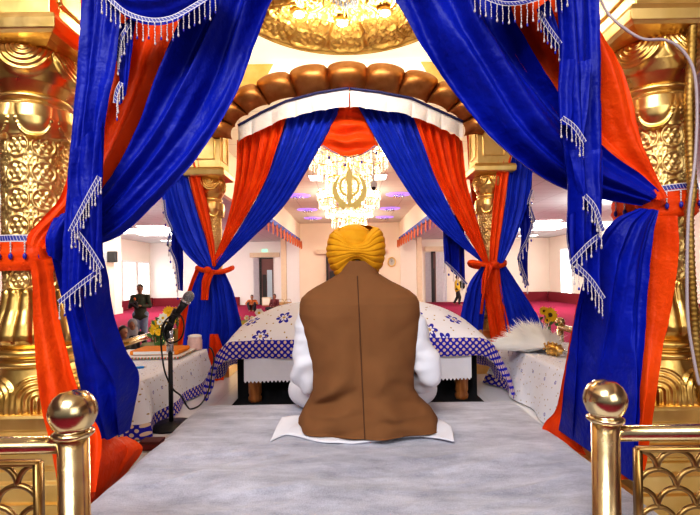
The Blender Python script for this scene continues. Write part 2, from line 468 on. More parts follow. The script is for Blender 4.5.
def petal_edge(th, N, z, z0, z1, lip):
    a = abs(((th/(2*PI)*N + .5) % 1 - .5)*2)
    zb = z0 + (z1-z0)*(1-math.sqrt(max(0, 1-min(1, a/.86)**2.6))) if a < .86 else z1
    d = z - zb
    if a > .86: return 0
    return (.010 + lip*math.exp(-(d/.010)**2)) * smooth(-.006, .004, d) + .012*smooth(0, .05, d)*(1-a*a)
def collar_h(th, t, z, r):
    h = petal_edge(th, 6, z, .515, .615, .020)
    return max(h, .8*petal_edge(th + PI/6, 6, z, .52, .58, .006)*.7)
def lotus_h(th, t, z, r):
    N = 14; a = abs(((th/(2*PI)*N + .5) % 1 - .5)*2)
    top = -.035 - .035*a**3
    return .014*(1-a**2.2)*smooth(top+.012, top-.012, z)*(1 if z > -.215 else smooth(-.245, -.215, z)) 
def arch_h(th, t, z, r):
    N = 6; a = ((th/(2*PI)*N + .5) % 1 - .5)*2; x = a*r*PI/N
    y = max(0, z + .43); d = math.hypot(x, y); k = smooth(.082, .076, d)
    return .013*k*(.5+.5*math.cos(d*2*PI/.0195)) + .004*k
def column_parts(root):
    mb = MB()                                           # pedestal: stacked square mouldings
    q = math.sqrt(2)
    prof = [(-.84, .23), (-.76, .23), (-.755, .215), (-.70, .215), (-.69, .20), (-.66, .20), (-.655, .19), (-.645, .19), (-.64, .20), (-.60, .20), (-.595, .185), (-.545, .185), (-.535, .172), (-.53, .172), (-.525, .176), (-.485, .176), (-.475, .168)]
    mb.lathe([(r*q, z) for z, r in prof], n=4, rot=PI/4)
    mb.build('pedestal', GOLDSMOOTH, root, False, bevel=.006)
    mb = MB(); rel_lathe(mb, [(-.475, .150), (-.46, .150), (-.40, .143), (-.35, .132), (-.32, .125)], arch_h, 180, 50)
    mb.lathe([(.12, -.322), (.135, -.32), (.145, -.308), (.135, -.297), (.126, -.294), (.124, -.288), (.132, -.284), (.15, -.272), (.152, -.262), (.14, -.25), (.1, -.248)], n=64)
    mb.build('base_moulding', GOLD, root)
    mb = MB(); rel_lathe(mb, [(-.25, .128), (-.235, .140), (-.20, .142), (-.16, .132), (-.11, .115), (-.06, .105), (-.03, .104)], lotus_h, 196, 60)
    mb.build('lotus_base', GOLD, root)
    mb = MB(); rel_lathe(mb, [(-.035, .108), (.0, .110), (.57, .110)], shaft_h, 230, 230)
    mb.build('shaft', SHAFTGOLD, root)
    mb = MB(); rel_lathe(mb, [(.505, .108), (.52, .114), (.59, .124), (.635, .118), (.642, .108)], collar_h, 180, 60)
    mb.lathe([(.09, .63), (.118, .63), (.127, .64), (.118, .650), (.112, .652), (.112, .656), (.122, .66), (.127, .67), (.116, .68), (.11, .682)], n=64)
    mb.build('petal_collar', GOLDSMOOTH, root)
    mb = MB(); rel_lathe(mb, [(.678, .108), (.69, .116), (.72, .136), (.76, .150), (.80, .148), (.835, .134), (.85, .115)], capital_h, 240, 80)
    mb.build('capital', GOLD, root)
    mb = MB(); mb.lathe([(r*q, z) for z, r in ((.84, .12), (.85, .15), (.856, .182), (.866, .196), (.90, .20), (.92, .192), (.928, .18), (.93, .155), (1.43, .155))], n=4, rot=PI/4)
    for s in range(4):
        a = s*PI/2; ca, sa = math.cos(a), math.sin(a)
        fr = [(-.10, 1.00), (.10, 1.00), (.10, 1.36), (-.10, 1.36), (-.10, 1.00)]
        mb.tube([(ca*.156 - sa*x, sa*.156 + ca*x, z) for x, z in fr], .010, 6)
    mb.build('entablature_block', GOLDSMOOTH, root, False, bevel=.006)
col0 = thing('canopy_column', (0, 0, 0), 'x', 'column', 'carved gold canopy columns')
column_parts(col0)
for x, y, lab in ((-1.2, 1.8, 'large carved gold column with rosettes at the near left, beside the brass post'),
                  (1.175, 1.8, 'large carved gold column at the near right with a corrugated conduit running down it'),
                  (-1.225, 4.1, 'smaller gold column at the back left behind the microphone, wrapped in drapes'),
                  (1.235, 4.1, 'smaller gold column at the back right beside the white feathery whisk')):
    if y == 1.8 and x < 0: col0.location = (x, y, CZ); col0['label'] = lab
    else:
        d_ = dup(col0, (x, y, CZ), 0, lab)
        if y > 4: d_.scale = (.9, .9, 1)

# ------------------------------------------------------------------ canopy roof: scalloped arches, gold corner walls, carved round ceiling
canopy = thing('ceremonial_canopy', (0, 2.95, CZ+1.8), 'gold overhead canopy with a carved round ceiling and scalloped bronze arches', 'canopy')
SP = CZ + 1.205
def arch_pt(ph, k):
    a, b = lerp(1.0, 1.13, k), lerp(.365, .545, k)
    return a*math.sin(ph), SP + b*math.cos(ph) - (.0 if k < 1 else 0)
def make_arch(Y, side, name):
    mb = MB(); lob = 11; ang = 17.0*PI/180
    for q in range(lob):
        ph0 = (q - lob/2)*ang; rows = []
        for j in range(15):
            k = j/14; row = []
            for i in range(17):
                s = i/16; ph = ph0 + ang*s; bul = math.sqrt(max(0, 1-(2*s-1)**2))
                x, z = arch_pt(ph, k)
                cx, cz = math.sin(ph), math.cos(ph)
                out = .035*bul*k; dep = .05 + .10*bul*math.sin(PI*(.12+.80*k))**.7 + .10*(1-(1-k)**2)
                row.append((x + out*cx, Y - side*dep, z + out*cz))
            rows.append(row)
        # roll over the top
        rows.append([(p[0], Y + side*.03, p[2]) for p in rows[-1]])
        mb.grid(rows)
    mb.build(name, BRONZE, canopy)
    for nm, p0, p1, mt in (('corner_wall', -90, -44, GOLDSMOOTH), ('arch_plaster', -44, 44, COVE), ('corner_wall', 44, 90, GOLDSMOOTH)):
      mb = MB(); rows = [[], []]
      for i in range(61):
        ph = math.radians(lerp(p0, p1, i/60)); x, z = arch_pt(ph, 1)
        rows[0].append((x, Y+side*.02, z))
        c, s = abs(math.sin(ph)), math.cos(ph); sc = min(1.22/max(c, .01), .66/max(s, .01))
        rows[1].append((math.copysign(min(1.22, c*sc), ph), Y+side*.02, SP + s*sc))
      mb.grid(rows); mb.build(nm, mt, canopy, False, solid=.03)
make_arch(4.08, 1, 'scalloped_arch'); make_arch(1.80, -1, 'scalloped_arch')
for s in (-1, 1):
    mb = MB().box(s*1.2-.1, s*1.2+.1, 1.75, 4.15, CZ+1.43, CZ+1.86).box(s*1.2-.13, s*1.2+.13, 1.75, 4.15, CZ+1.40, CZ+1.46)
    mb.build('side_beam', GOLDSMOOTH, canopy, False, bevel=.01)
# ceiling with a lit cove ring and a carved disc
mb = MB(); rows = []
for k in range(97):
    a = 2*PI*k/96; c, s = math.cos(a), math.sin(a); m = max(abs(c)/1.12, abs(s)/1.2)
    rows.append([(.84*c, 2.95+.84*s, CZ+1.80), (.845*c, 2.95+.845*s, CZ+1.83), (c/m, 2.95+s/m, CZ+1.86)])
mb.grid(rows); mb.build('lit_cove', COVE, canopy, False)
def disc_h(r, a):
    h = 0
    def lobe(N, off, r0, r1, w):
        t = ((a/(2*PI)*N + off) % 1 - .5)*2
        rc, hr = (r0+r1)/2, (r1-r0)/2
        x = t*rc*PI/N; y = r - rc; W = rc*PI/N*.92
        e = (abs(x)/W)**2.6 + (abs(y)/hr)**2.2 + .25*math.cos(4*math.atan2(y/hr, x/W))*.6
        return e
    best = 9
    for N, off, r0, r1 in ((14, 0, .545, .765), (12, .5, .33, .57), (8, 0, .10, .34)):
        e = lobe(N, off, r0, r1, .02); best = min(best, e)
    h += 1.0*math.exp(-((best-1.0)/.16)**2)
    if best < .85:
        p = Vector((r*math.cos(a)*26, r*math.sin(a)*26, 0))
        d = noise.voronoi(p*.8)[0]
        h += .55*smooth(.0, .5, d[1]-d[0]) + .15*math.cos(d[0]*22)
    h += 1.2*math.exp(-((r-.80)/.018)**2) + .7*math.exp(-((r-.77)/.008)**2)
    return h
mb = MB(); rows = []
for j in range(121):
    r = lerp(.02, .84, j/120); rows.append([])
    for k in range(420):
        a = 2*PI*k/420; rows[-1].append((r*math.cos(a), 2.95+r*math.sin(a), CZ+1.80 - .030*disc_h(r, a)))
mb.grid(rows, True); mb.build('carved_ceiling', GILT, canopy)
for x, y, lab in ((-.32, 3.15, 'round ceiling spotlight at the left in the carved gold ceiling'), (-.03, 3.27, 'round ceiling spotlight in the middle of the carved gold ceiling'), (.26, 3.15, 'round ceiling spotlight at the right in the carved gold ceiling')):
    t = thing('ceiling_spotlight', (x, y, CZ+1.77), lab, 'spotlight', 'spotlights in the canopy ceiling')
    MB().lathe([(.03, .02), (.052, .02), (.056, .0), (.05, -.012), (.036, -.012)], (x, y, CZ+1.77), 24).build('rim', GOLDSMOOTH, t)
    MB().ball((x, y, CZ+1.765), (.038, .038, .018), 16, 8).build('lens', SPOTGLOW, t)
    l = bpy.data.lights.new('spot_lamp', 'POINT'); l.energy = 11; l.color = (1, .93, .82); l.shadow_soft_size = .05
    lo = bpy.data.objects.new('spot_lamp', l); C.objects.link(lo); lo.location = (x, y, CZ+1.68)
t = thing('crystal_pendant', (0, 2.97, CZ+1.70), 'small cluster of clear hanging crystals at the centre of the carved ceiling', 'pendant')
mb = MB()
for k in range(40):
    a = k*2.4; r = .10*math.sqrt(k/40); mb.ball((r*math.cos(a), 2.97+r*math.sin(a), CZ+1.72+.25*r*2), (.008, .008, .022), 5, 4)
mb.build('crystals', plain('clear_crystal', (.55, .62, .75), .05, metal=.4), t)
MB().lathe([(.0, .10), (.05, .09), (.055, .07), (.0, .06)], (0, 2.97, CZ+1.70), 16).build('mount', GOLDSMOOTH, t)

# ------------------------------------------------------------------ near drapes (left)
def cloth(name, mat, label, cat='curtain', group=None, parts=()):
    mb = MB()
    for a in parts: sheet(mb, *a[0], **a[1])
    return tag(mb.build(name, mat), label, cat, group)
# main blue curtain: sweep from the top to the tie, then the skirt below the tie
cloth('blue_curtain', BLUE, 'large blue satin curtain at the near left, tied to the big carved column', parts=[
    (([(186,-60,1.72),(190,0,1.70),(183,26,1.69),(159,82,1.67),(140,125,1.66),(112,172,1.65),(84,208,1.64),(58,236,1.63)],
      [(320,-60,1.74),(275,0,1.72),(258,40,1.71),(236,97,1.69),(200,155,1.67),(158,202,1.65),(118,238,1.64),(58,256,1.63)]), dict(soft=True, folds=2.7, seed=1, depth=.46, nt=90, nu=80)),
    (([(47,240,1.60),(50,262,1.60),(56,300,1.64),(65,345,1.68),(75,385,1.72),(100,443,1.80)],
      [(70,236,1.62),(98,255,1.63),(110,310,1.68),(123,350,1.74),(136,378,1.82),(131,416,1.90),(128,431,1.92)]), dict(soft=True, folds=1.7, seed=2, depth=.34, amp=.045, nt=80, nu=60)),
    (([(50,222,1.60),(44,236,1.585),(46,250,1.59)], [(84,205,1.62),(66,240,1.585),(60,262,1.60)]), dict(soft=True, folds=2.5, seed=9, depth=.3, nt=20, nu=30, belly=.02))])
cloth('orange_curtain', ORANGE, 'orange satin curtain at the near left between the carved column and the blue drape', parts=[
    (([(82,-40,1.78),(80,40,1.76),(75,100,1.73),(68,150,1.70),(60,195,1.66),(31,230,1.62),(26,244,1.60)],
      [(215,-40,1.82),(195,20,1.80),(170,90,1.78),(135,150,1.75),(100,200,1.70),(60,240,1.65),(50,250,1.62)]), dict(soft=True, folds=2.6, seed=3, depth=.36, nt=80, nu=60)),
    (([(30,262,1.615),(33,275,1.62),(36,330,1.63),(42,395,1.58),(50,440,1.54),(60,500,1.53)],
      [(52,258,1.62),(54,290,1.66),(66,345,1.68),(80,400,1.66),(98,440,1.62),(92,495,1.58)]), dict(soft=True, folds=1.6, seed=4, depth=.22, nt=70, nu=40)),
    (([(76,440,1.66),(78,465,1.60),(82,505,1.55)], [(129,434,1.97),(143,448,2.0),(128,471,1.93),(108,494,1.84)]), dict(soft=True, folds=2.2, seed=5, depth=.2, nt=30, nu=30))])
def scarf(label, body, flaps, hems, seed):
    mb = MB(); sheet(mb, *body, soft=True, folds=2.2, seed=seed, depth=.30, amp=.03, nt=70, nu=36)
    o = tag(mb.build('fringed_scarf', BLUE), label, 'scarf', 'fringed blue scarves hanging from the front of the canopy')
    for i, (a, b) in enumerate(flaps):
        mb = MB(); sheet(mb, a, b, folds=1.6, seed=seed+i+1, depth=.2, amp=.014, nt=40, nu=30); mb.build('folded_tier', BLUE, o)
    for pts, Y, L in hems: fringe(pts, Y, 'bead_fringe', o, L=L)
    return o
scarf('long blue scarf with three bead-fringed tiers hanging in front of the near left curtain',
    ([(82,-20,1.585),(80,22,1.58),(76,75,1.575),(69,150,1.57),(65,200,1.565),(62,255,1.56),(61,304,1.56)], [(124,-20,1.59),(121,30,1.585),(117,70,1.58),(107,115,1.575),(103,175,1.57),(102,235,1.565),(102,273,1.565)]),
    [([(72,150,1.55),(70,190,1.547),(73,234,1.545)], [(103,120,1.56),(103,150,1.55),(102,178,1.545)]),
     ([(68,200,1.556),(70,225,1.556),(77,234,1.555)], [(102,190,1.556),(102,235,1.556),(101,271,1.555)])],
    [([(102,178),(90,200),(73,233)], 1.522, .05), ([(77,234),(90,252),(101,270)], 1.530, .045), ([(102,272),(84,285),(61,304)], 1.532, .05)], 11)
def swag(label, A, B, hem, seed, tail, tails):
    mb = MB(); sheet(mb, A, B, folds=3, seed=seed, depth=.25, amp=.03, nt=50, nu=40, belly=.02)
    o = tag(mb.build('swag_valance', BLUE), label, 'valance', 'blue swags along the top of the canopy front')
    fringe(hem[0], hem[1], 'bead_fringe', o, L=.06)
    mb = MB(); sheet(mb, *tail, folds=2, seed=seed+1, depth=.25, amp=.02, nt=40, nu=16); mb.build('cascade_tail', BLUE, o)
    for p, Y in tails: fringe(p, Y, 'tail_fringe', o, L=.05)
    return o
swag('short blue swag with a beaded fringe across the top left corner of the canopy front',
     [(95,-40,1.56),(118,-45,1.55),(160,-50,1.55),(225,-40,1.57)], [(103,-4,1.56),(125,15,1.545),(150,23,1.54),(172,21,1.54),(192,11,1.545),(216,-4,1.56)],
     ([(103,-4),(125,15),(150,23),(172,21),(192,11),(216,-4)], 1.535), 21,
     ([(119,24,1.60),(120,70,1.60),(120,105,1.60)], [(138,16,1.60),(133,50,1.60),(127,92,1.60)]),
     [([(132,26),(123,42),(119,62)], 1.59), ([(124,84),(120,92),(118,104)], 1.59)])
def tie_band(label, cx, y0, y1, tilt, kx, Yk):
    """orange sash around a near column, with a braided fringe along its upper edge"""
    mb = MB(); rows = []
    for j in range(9):
        v = j/8; row = []
        for i in range(61):
            a = 2*PI*i/60; bulge = .012*math.sin(PI*v) + .004*math.sin(6*PI*v + 2*math.sin(a))
            r = .132 + bulge
            z = CZ + lerp(y1, y0, v) + tilt*math.cos(a) * (1 if cx > 0 else -1)
            row.append((cx + r*math.cos(a), 1.8 + r*math.sin(a), z))
        rows.append(row)
    mb.grid(rows); mb.ball((kx, Yk, CZ + (y0+y1)/2), (.045, .035, .06), 14, 10)
    o = tag(mb.build('tie_band', ORANGE), label, 'curtain tie', 'orange sashes around the near columns')
    mb = MB(); r0, r1, uv0, uv1 = [], [], [], []
    for i in range(61):
        a = 2*PI*i/60; r = .141; z = CZ + y0 + tilt*math.cos(a)*(1 if cx > 0 else -1)
        r0.append((cx+r*math.cos(a), 1.8+r*math.sin(a), z-.02)); r1.append((cx+(r-.004)*math.cos(a), 1.8+(r-.004)*math.sin(a), z+.006)); uv0.append((i*.016, 0)); uv1.append((i*.016, 1))
        if i % 3 == 0 and math.sin(a) < .3:
            for b in range(4): mb.ball((cx+.147*math.cos(a), 1.8+.147*math.sin(a), z-.026-b*.010), (.0034, .0034, .0055), 5, 4, 1)
            mb.ball((cx+.148*math.cos(a), 1.8+.148*math.sin(a), z-.072), (.0075, .0075, .012), 6, 5, 2)
    mb.grid([r0, r1], False, 0, [uv0, uv1]); mb.build('bead_fringe', [BRAID, BEAD, BLUEBEAD], o)
    return o
tie_band('orange sash with a beaded braid around the near left column', -1.2, .155, .032, .0, -1.085, 1.70)
tie_band('orange sash with a beaded braid around the near right column beside the conduit', 1.175, .305, .192, .012, 1.09, 1.70)

# ------------------------------------------------------------------ near drapes (right)
cloth('blue_curtain', BLUE, 'large blue satin curtain at the near right, tied to the column with the conduit', parts=[
    (([(355,-60,1.74),(400,0,1.72),(425,45,1.71),(462,100,1.69),(492,138,1.67),(530,170,1.66),(575,192,1.65),(645,206,1.64)],
      [(505,-60,1.72),(508,10,1.70),(523,42,1.69),(558,94,1.68),(604,148,1.66),(640,175,1.65),(660,192,1.64)]), dict(soft=True, folds=2.3, seed=31, depth=.44, nt=90, nu=80)),
    (([(640,208,1.60),(612,222,1.60),(590,258,1.64),(577,300,1.72),(570,340,1.80),(563,395,1.92),(561,432,2.02)],
      [(660,210,1.60),(656,240,1.59),(653,300,1.57),(651,350,1.545),(645,410,1.515),(634,482,1.50)]), dict(soft=True, folds=3.0, seed=32, depth=.36, amp=.07, nt=90, nu=80)),
    ])
cloth('orange_curtain', ORANGE, 'orange satin curtain at the near right, partly hidden by the blue drape', parts=[
    (([(470,-40,1.80),(480,10,1.79),(508,55,1.77),(540,98,1.75),(585,146,1.70),(640,182,1.66),(656,200,1.64)],
      [(590,-40,1.66),(604,20,1.67),(619,58,1.67),(630,100,1.665),(640,140,1.655),(656,175,1.645),(668,198,1.63)]), dict(soft=True, folds=2.4, seed=33, depth=.32, nt=80, nu=60)),
    (([(645,216,1.67),(645,250,1.70),(640,310,1.70),(636,360,1.67),(632,410,1.63),(620,480,1.59)],
      [(676,216,1.63),(678,250,1.62),(671,310,1.62),(664,345,1.62),(656,400,1.55),(645,474,1.53)]), dict(soft=True, folds=1.4, seed=34, depth=.10, nt=60, nu=30)),
    (([(578,300,1.80),(571,335,1.88),(557,405,2.06),(546,422,2.12),(544,433,2.13),(565,446,2.06)],
      [(592,300,1.80),(590,345,1.86),(585,405,1.96),(588,430,1.93),(592,450,1.90),(600,466,1.84)]), dict(soft=True, folds=2, seed=35, depth=.2, nt=50, nu=30))])
scarf('long blue scarf with bead-fringed tiers hanging in front of the near right curtain',
    ([(553,-20,1.59),(558,40,1.585),(558,110,1.58),(563,150,1.575),(568,185,1.57),(568,235,1.565),(573,266,1.565)], [(598,-20,1.59),(602,50,1.585),(604,110,1.58),(604,170,1.575),(602,240,1.57),(601,300,1.565)]),
    [([(560,60,1.56),(559,95,1.555),(560,120,1.55)], [(590,60,1.56),(586,110,1.555),(581,143,1.55)]),
     ([(570,150,1.556),(575,175,1.55),(582,197,1.548)], [(604,150,1.56),(603,200,1.555),(600,233,1.55)]),
     ([(569,215,1.56),(569,245,1.56),(571,264,1.56)], [(602,200,1.56),(601,215,1.56),(600,236,1.56)])],
    [([(560,120),(572,129),(582,144)], 1.528, .05), ([(582,197),(592,209),(600,232)], 1.527, .04), ([(600,237),(588,247),(571,265)], 1.534, .035), ([(573,266),(588,281),(601,300)], 1.536, .05)], 41)
swag('short blue swag with a beaded fringe across the top right corner of the canopy front',
     [(472,-45,1.57),(510,-55,1.55),(540,-50,1.55),(575,-40,1.56)], [(474,-5,1.56),(490,3,1.545),(506,7,1.54),(526,5,1.54),(545,-1,1.545),(566,-10,1.56)],
     ([(474,-5),(490,3),(506,7),(526,5),(545,-1),(566,-10)], 1.535), 51,
     ([(536,10,1.60),(543,30,1.60),(556,52,1.60)], [(548,0,1.60),(556,22,1.60),(562,42,1.60)]),
     [([(537,14),(545,28),(558,46)], 1.59)])
# conduit and cable on the near right column
mb = MB(); pts = PP([(692,26),(691,60),(689,110),(690,150),(692,190),(689,215),(690,260),(693,310),(697,360),(706,420)], 1.635)
path = [curve_at(pts, k/220) for k in range(221)]
mb.tube(path, [.0155 + .0018*math.sin(k*2.2) for k in range(221)], 10)
t = tag(mb.build('corrugated_conduit', gold_mat('dull_gold_conduit', (.52, .34, .12), (.34, .2, .05), .4, 80, .1)), 'dull gold corrugated conduit running down the near right column', 'conduit')
mb = MB(); pts = PP([(600,0,1.66),(612,18,1.62),(640,38,1.60),(665,40,1.60),(682,50,1.60),(694,72,1.60),(697,110,1.61),(695,160,1.61),(690,200,1.60)], 0)
pts += PP([(688,225,1.60),(687,270,1.60),(688,320,1.60),(694,360,1.60),(699,385,1.60)], 0)
mb.tube([curve_at(pts, k/130) for k in range(131)], .0052, 8)
tag(mb.build('white_cable', plain('white_cable_sheath', (.45, .38, .40), .4)), 'thin whitish cable draped over the capital of the near right column', 'cable')

# ------------------------------------------------------------------ back drapes
NAVY = plain('navy_piping', (.004, .006, .08), .6)
def arch_y(x):
    pts = [(230,130),(237,126),(262,112),(286,101),(316,93),(347,88),(380,92),(411,98),(440,111),(462,121),(470,126)]
    for (a, b), (c, d) in zip(pts, pts[1:]):
        if a <= x <= c: return lerp(b, d, (x-a)/(c-a))
    return 134
def header(x0, x1, lab, parent):
    mb = MB(); A = []; B = []; n = 9
    for i in range(n):
        x = lerp(x0, x1, i/(n-1)); y = arch_y(x); A.append((x, y+1, 3.86)); B.append((x, y+19 - abs(x-350)*.02, 3.84))
    A, B = PP(A), PP(B); rows, uvs = [], []
    for j in range(9):
        v = j/8; rows.append([]); uvs.append([])
        for i in range(121):
            u = i/120; p = curve_at(A, u).lerp(curve_at(B, u), v)
            d = .016*v**.5*(abs(math.sin(u*19+.7*math.sin(u*9)))**.35*2-1 + .4*math.sin(u*17))
            rows[-1].append((p.x, p.y-d, p.z + .004*v*math.sin(u*21))); uvs[-1].append((u, v))
    mb.grid(rows, False, 0, uvs); h = mb.build('white_header', WHITESATIN, parent); h['label'] = 'white gathered header band'
    mb = MB(); rows = []
    for k in range(41):
        x = lerp(x0, x1, k/40); p = P(x, arch_y(x), 3.845); rows.append(p)
    mb.tube(rows, .011, 8); b = mb.build('blue_piping', NAVY, parent); b['label'] = 'dark blue piping along the arch'
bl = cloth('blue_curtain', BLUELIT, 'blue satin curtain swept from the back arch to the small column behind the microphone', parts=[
    (([(287,112,3.94),(277,145,3.93),(265,180,3.93),(247,215,3.92),(230,242,3.92),(212,266,3.93)],
      [(346,92,3.96),(338,112,3.95),(318,150,3.95),(286,203,3.95),(250,240,3.94),(215,272,3.94)]), dict(folds=6, seed=61, depth=.34, nt=80, nu=70)),
    (([(160,130,4.00),(161,180,3.98),(166,212,3.97),(180,246,3.95),(196,264,3.93),(206,270,3.92)],
      [(180,110,4.02),(187,172,3.99),(196,205,3.97),(205,235,3.95),(212,258,3.93),(214,270,3.92)]), dict(folds=3.6, seed=62, depth=.34, nt=60, nu=50)),
    (([(200,270,3.90),(192,290,3.90),(187,318,3.89),(184,340,3.88),(183,356,3.88)],
      [(224,270,3.90),(233,290,3.90),(239,312,3.90),(243,332,3.90),(240,356,3.90)]), dict(folds=6, seed=63, depth=.36, nt=50, nu=70))])
header(238, 349, 'x', bl)
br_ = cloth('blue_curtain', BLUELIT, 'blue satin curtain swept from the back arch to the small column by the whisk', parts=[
    (([(350,92,3.96),(362,114,3.95),(388,160,3.95),(420,208,3.95),(453,240,3.94),(484,264,3.94)],
      [(412,108,3.94),(424,145,3.93),(437,180,3.93),(455,218,3.92),(470,243,3.92),(487,262,3.93)]), dict(folds=6, seed=66, depth=.34, nt=80, nu=70)),
    (([(516,130,4.0),(509,172,3.98),(505,205,3.97),(500,235,3.95),(497,262,3.92)],
      [(540,130,4.0),(533,165,3.99),(527,205,3.98),(515,240,3.95),(503,264,3.92)]), dict(folds=3.6, seed=67, depth=.34, nt=60, nu=50)),
    (([(482,266,3.92),(470,282,3.93),(463,305,3.94),(459,332,3.95)], [(489,266,3.92),(486,290,3.92),(484,315,3.93),(482,338,3.94)]), dict(folds=3.4, seed=68, depth=.34, nt=40, nu=36)),
    (([(497,266,3.90),(499,290,3.89),(504,320,3.88),(507,345,3.88)], [(506,266,3.90),(520,288,3.90),(533,308,3.90),(546,330,3.90)]), dict(folds=4, seed=69, depth=.34, nt=40, nu=46))])
header(350, 463, 'x', br_)
cloth('orange_curtain', ORANGE, 'orange satin curtain at the back left under the white header, gathered at the small column', parts=[
    (([(237,140,3.95),(236,175,3.95),(230,210,3.95),(221,240,3.94),(211,264,3.94)],
      [(288,112,3.92),(278,145,3.91),(266,180,3.91),(247,214,3.90),(214,268,3.93)]), dict(folds=5, seed=71, depth=.34, nt=70, nu=60)),
    (([(182,120,4.0),(186,165,3.97),(195,205,3.96),(206,240,3.94),(212,266,3.92)],
      [(192,110,4.0),(199,165,3.96),(208,205,3.95),(214,240,3.93),(216,266,3.92)]), dict(folds=2.4, seed=72, depth=.3, nt=50, nu=30)),
    (([(210,334,3.80),(208,360,3.79),(206,382,3.78),(208,391,3.78)], [(218,334,3.80),(225,355,3.80),(224,375,3.79),(222,393,3.78)]), dict(folds=2, seed=73, depth=.3, nt=24, nu=24)),
    (([(196,268,4.02),(188,290,4.02),(180,320,4.0),(178,345,4.0)], [(205,268,4.0),(202,290,3.98),(198,320,3.97),(195,345,3.97)]), dict(folds=2, seed=74, depth=.3, nt=24, nu=24))])
cloth('orange_curtain', ORANGE, 'orange satin curtain at the back right, its tail falling before the small column', parts=[
    (([(411,110,3.92),(424,145,3.91),(436,178,3.91),(455,214,3.90),(484,264,3.92)],
      [(463,140,3.95),(466,178,3.95),(473,205,3.95),(482,235,3.94),(489,262,3.93)]), dict(folds=5, seed=76, depth=.34, nt=70, nu=60)),
    (([(500,120,4.0),(497,165,3.97),(493,205,3.95),(490,240,3.93),(489,262,3.92)],
      [(517,120,4.0),(510,168,3.96),(505,205,3.95),(500,240,3.93),(497,262,3.92)]), dict(folds=2.4, seed=77, depth=.3, nt=50, nu=30)),
    (([(487,262,3.88),(484,290,3.87),(487,315,3.86),(491,344,3.85)], [(499,262,3.88),(502,290,3.87),(506,312,3.86),(512,338,3.85)]), dict(folds=2.6, seed=78, depth=.3, nt=40, nu=30)),
    ])
def back_scarf(label, A, B, hem):
    mb = MB(); sheet(mb, A, B, folds=1.8, seed=len(label), depth=.3, amp=.04, nt=60, nu=26)
    o = tag(mb.build('fringed_scarf', BLUE), label, 'scarf', 'fringed blue scarves beside the back columns')
    fringe(hem, 3.86 if len(hem) > 2 else 3.9, 'bead_fringe', o, L=.06, spacing=.05, bw=.02, br=.0045, beads=5)
back_scarf('narrow blue scarf with beaded zigzag edge at the outer side of the back left drapes',
    [(161,170,4.04),(164,195,4.03),(165,215,4.02),(171,232,4.02),(170,248,4.02),(176,262,4.02),(178,290,4.02)], [(176,170,4.03),(178,200,4.03),(181,230,4.02),(183,255,4.02),(183,275,4.02),(183,291,4.02)],
    [(163,200),(165,216),(171,232),(169,248),(175,264),(178,290)])
back_scarf('narrow blue scarf with beaded zigzag edge at the outer side of the back right drapes',
    [(519,150,4.04),(520,190,4.03),(518,215,4.02),(521,240,4.02),(518,262,4.02),(525,287,4.02)], [(533,150,4.03),(532,190,4.03),(529,205,4.02),(534,222,4.02),(529,245,4.02),(528,285,4.02)],
    [(533,190),(529,206),(533,222),(528,240),(519,260),(527,286)])
back_scarf('blue hanging flap with a diagonal beaded hem inside the back right drapes',
    [(443,215,4.06),(443,240,4.06),(444,263,4.06)], [(465,215,4.06),(465,250,4.06),(466,285,4.06)], [(444,263),(454,272),(466,285)])
def back_tie(label, x, y, side):
    c = P(x, y, 3.86); mb = MB(); rows = []
    for k in range(33):
        a = 2*PI*k/32; rows.append(Vector((c.x + .15*math.cos(a), 3.97 + .12*math.sin(a), c.z + .02*math.sin(a*2+1))))
    mb.tube(rows, .016, 8, cap=False, flat=1.3)
    o = tag(mb.build('orange_tie', ORANGE), label, 'curtain tie', 'orange ties on the back drapes')
    MB().ball((c.x + side*.02, 3.83, c.z), (.034, .026, .030), 12, 8).build('knot', ORANGE, o)
    mb = MB(); sheet(mb, [(x-5*1, y, 3.83), (x-9, y+12, 3.81), (x-10, y+30, 3.82)], [(x+4, y, 3.83), (x-1, y+14, 3.81), (x-3, y+30, 3.82)], folds=1.5, seed=3, nt=20, nu=12); mb.build('tie_tail', ORANGE, o)
    if side > 0:
        mb = MB()
        for k in range(26):
            p = P(x-12+2*math.sin(k), y+34-k*.1, 3.80); 
        mb.tube([P(x-4, y, 3.80), P(x-6, y+20, 3.80), P(x-10, y+50, 3.80)], .012, 6); mb.build('tie_cord', ORANGE, o)
    return o
back_tie('orange tie with a hanging tail around the back left drapes above the microphone', 211, 270, -1)
back_tie('orange tie with a tassel cord around the back right drapes', 491, 264, 1)
# orange gathered swag at the crown of the back arch
mb = MB(); rows, uvs = [], []
for j in range(61):
    v = j/60; w = lerp(3, 29, v**.85); row = []; ur = []
    for i in range(61):
        u = i/60*2-1; y = 93 + v*52 + 13*v*(1-u*u) - 0*abs(u)
        d = .06*(1-u*u)*v + .022*math.sin(v*24 + 1.6*(1-u*u) + 1.2*noise.noise(Vector((u*1.5, v*4, 5)))) * min(1, v*2+.1)*(1-abs(u)**3)
        p = P(349 + u*w, y, 3.98); row.append((p.x, p.y - d, p.z)); ur.append((u, v))
    rows.append(row); uvs.append(ur)
mb.grid(rows, False, 0, uvs)
o = tag(mb.build('orange_swag', ORANGE), 'gathered orange satin swag at the crown of the back arch', 'swag')
fringe([(322,146),(334,153),(349,158),(364,154),(376,146)], 3.93, 'bead_fringe', o, L=.05, spacing=.07, bw=.01, br=.006, beads=3)
# scraps of the outer side drapes seen past the back columns
cloth('orange_curtain', ORANGE, 'small glimpse of an orange side drape behind the back right column', parts=[(([(466,135,4.5),(468,170,4.5),(472,205,4.5)], [(505,135,4.5),(506,170,4.5),(505,205,4.5)]), dict(folds=3, seed=81, nt=20, nu=24))])

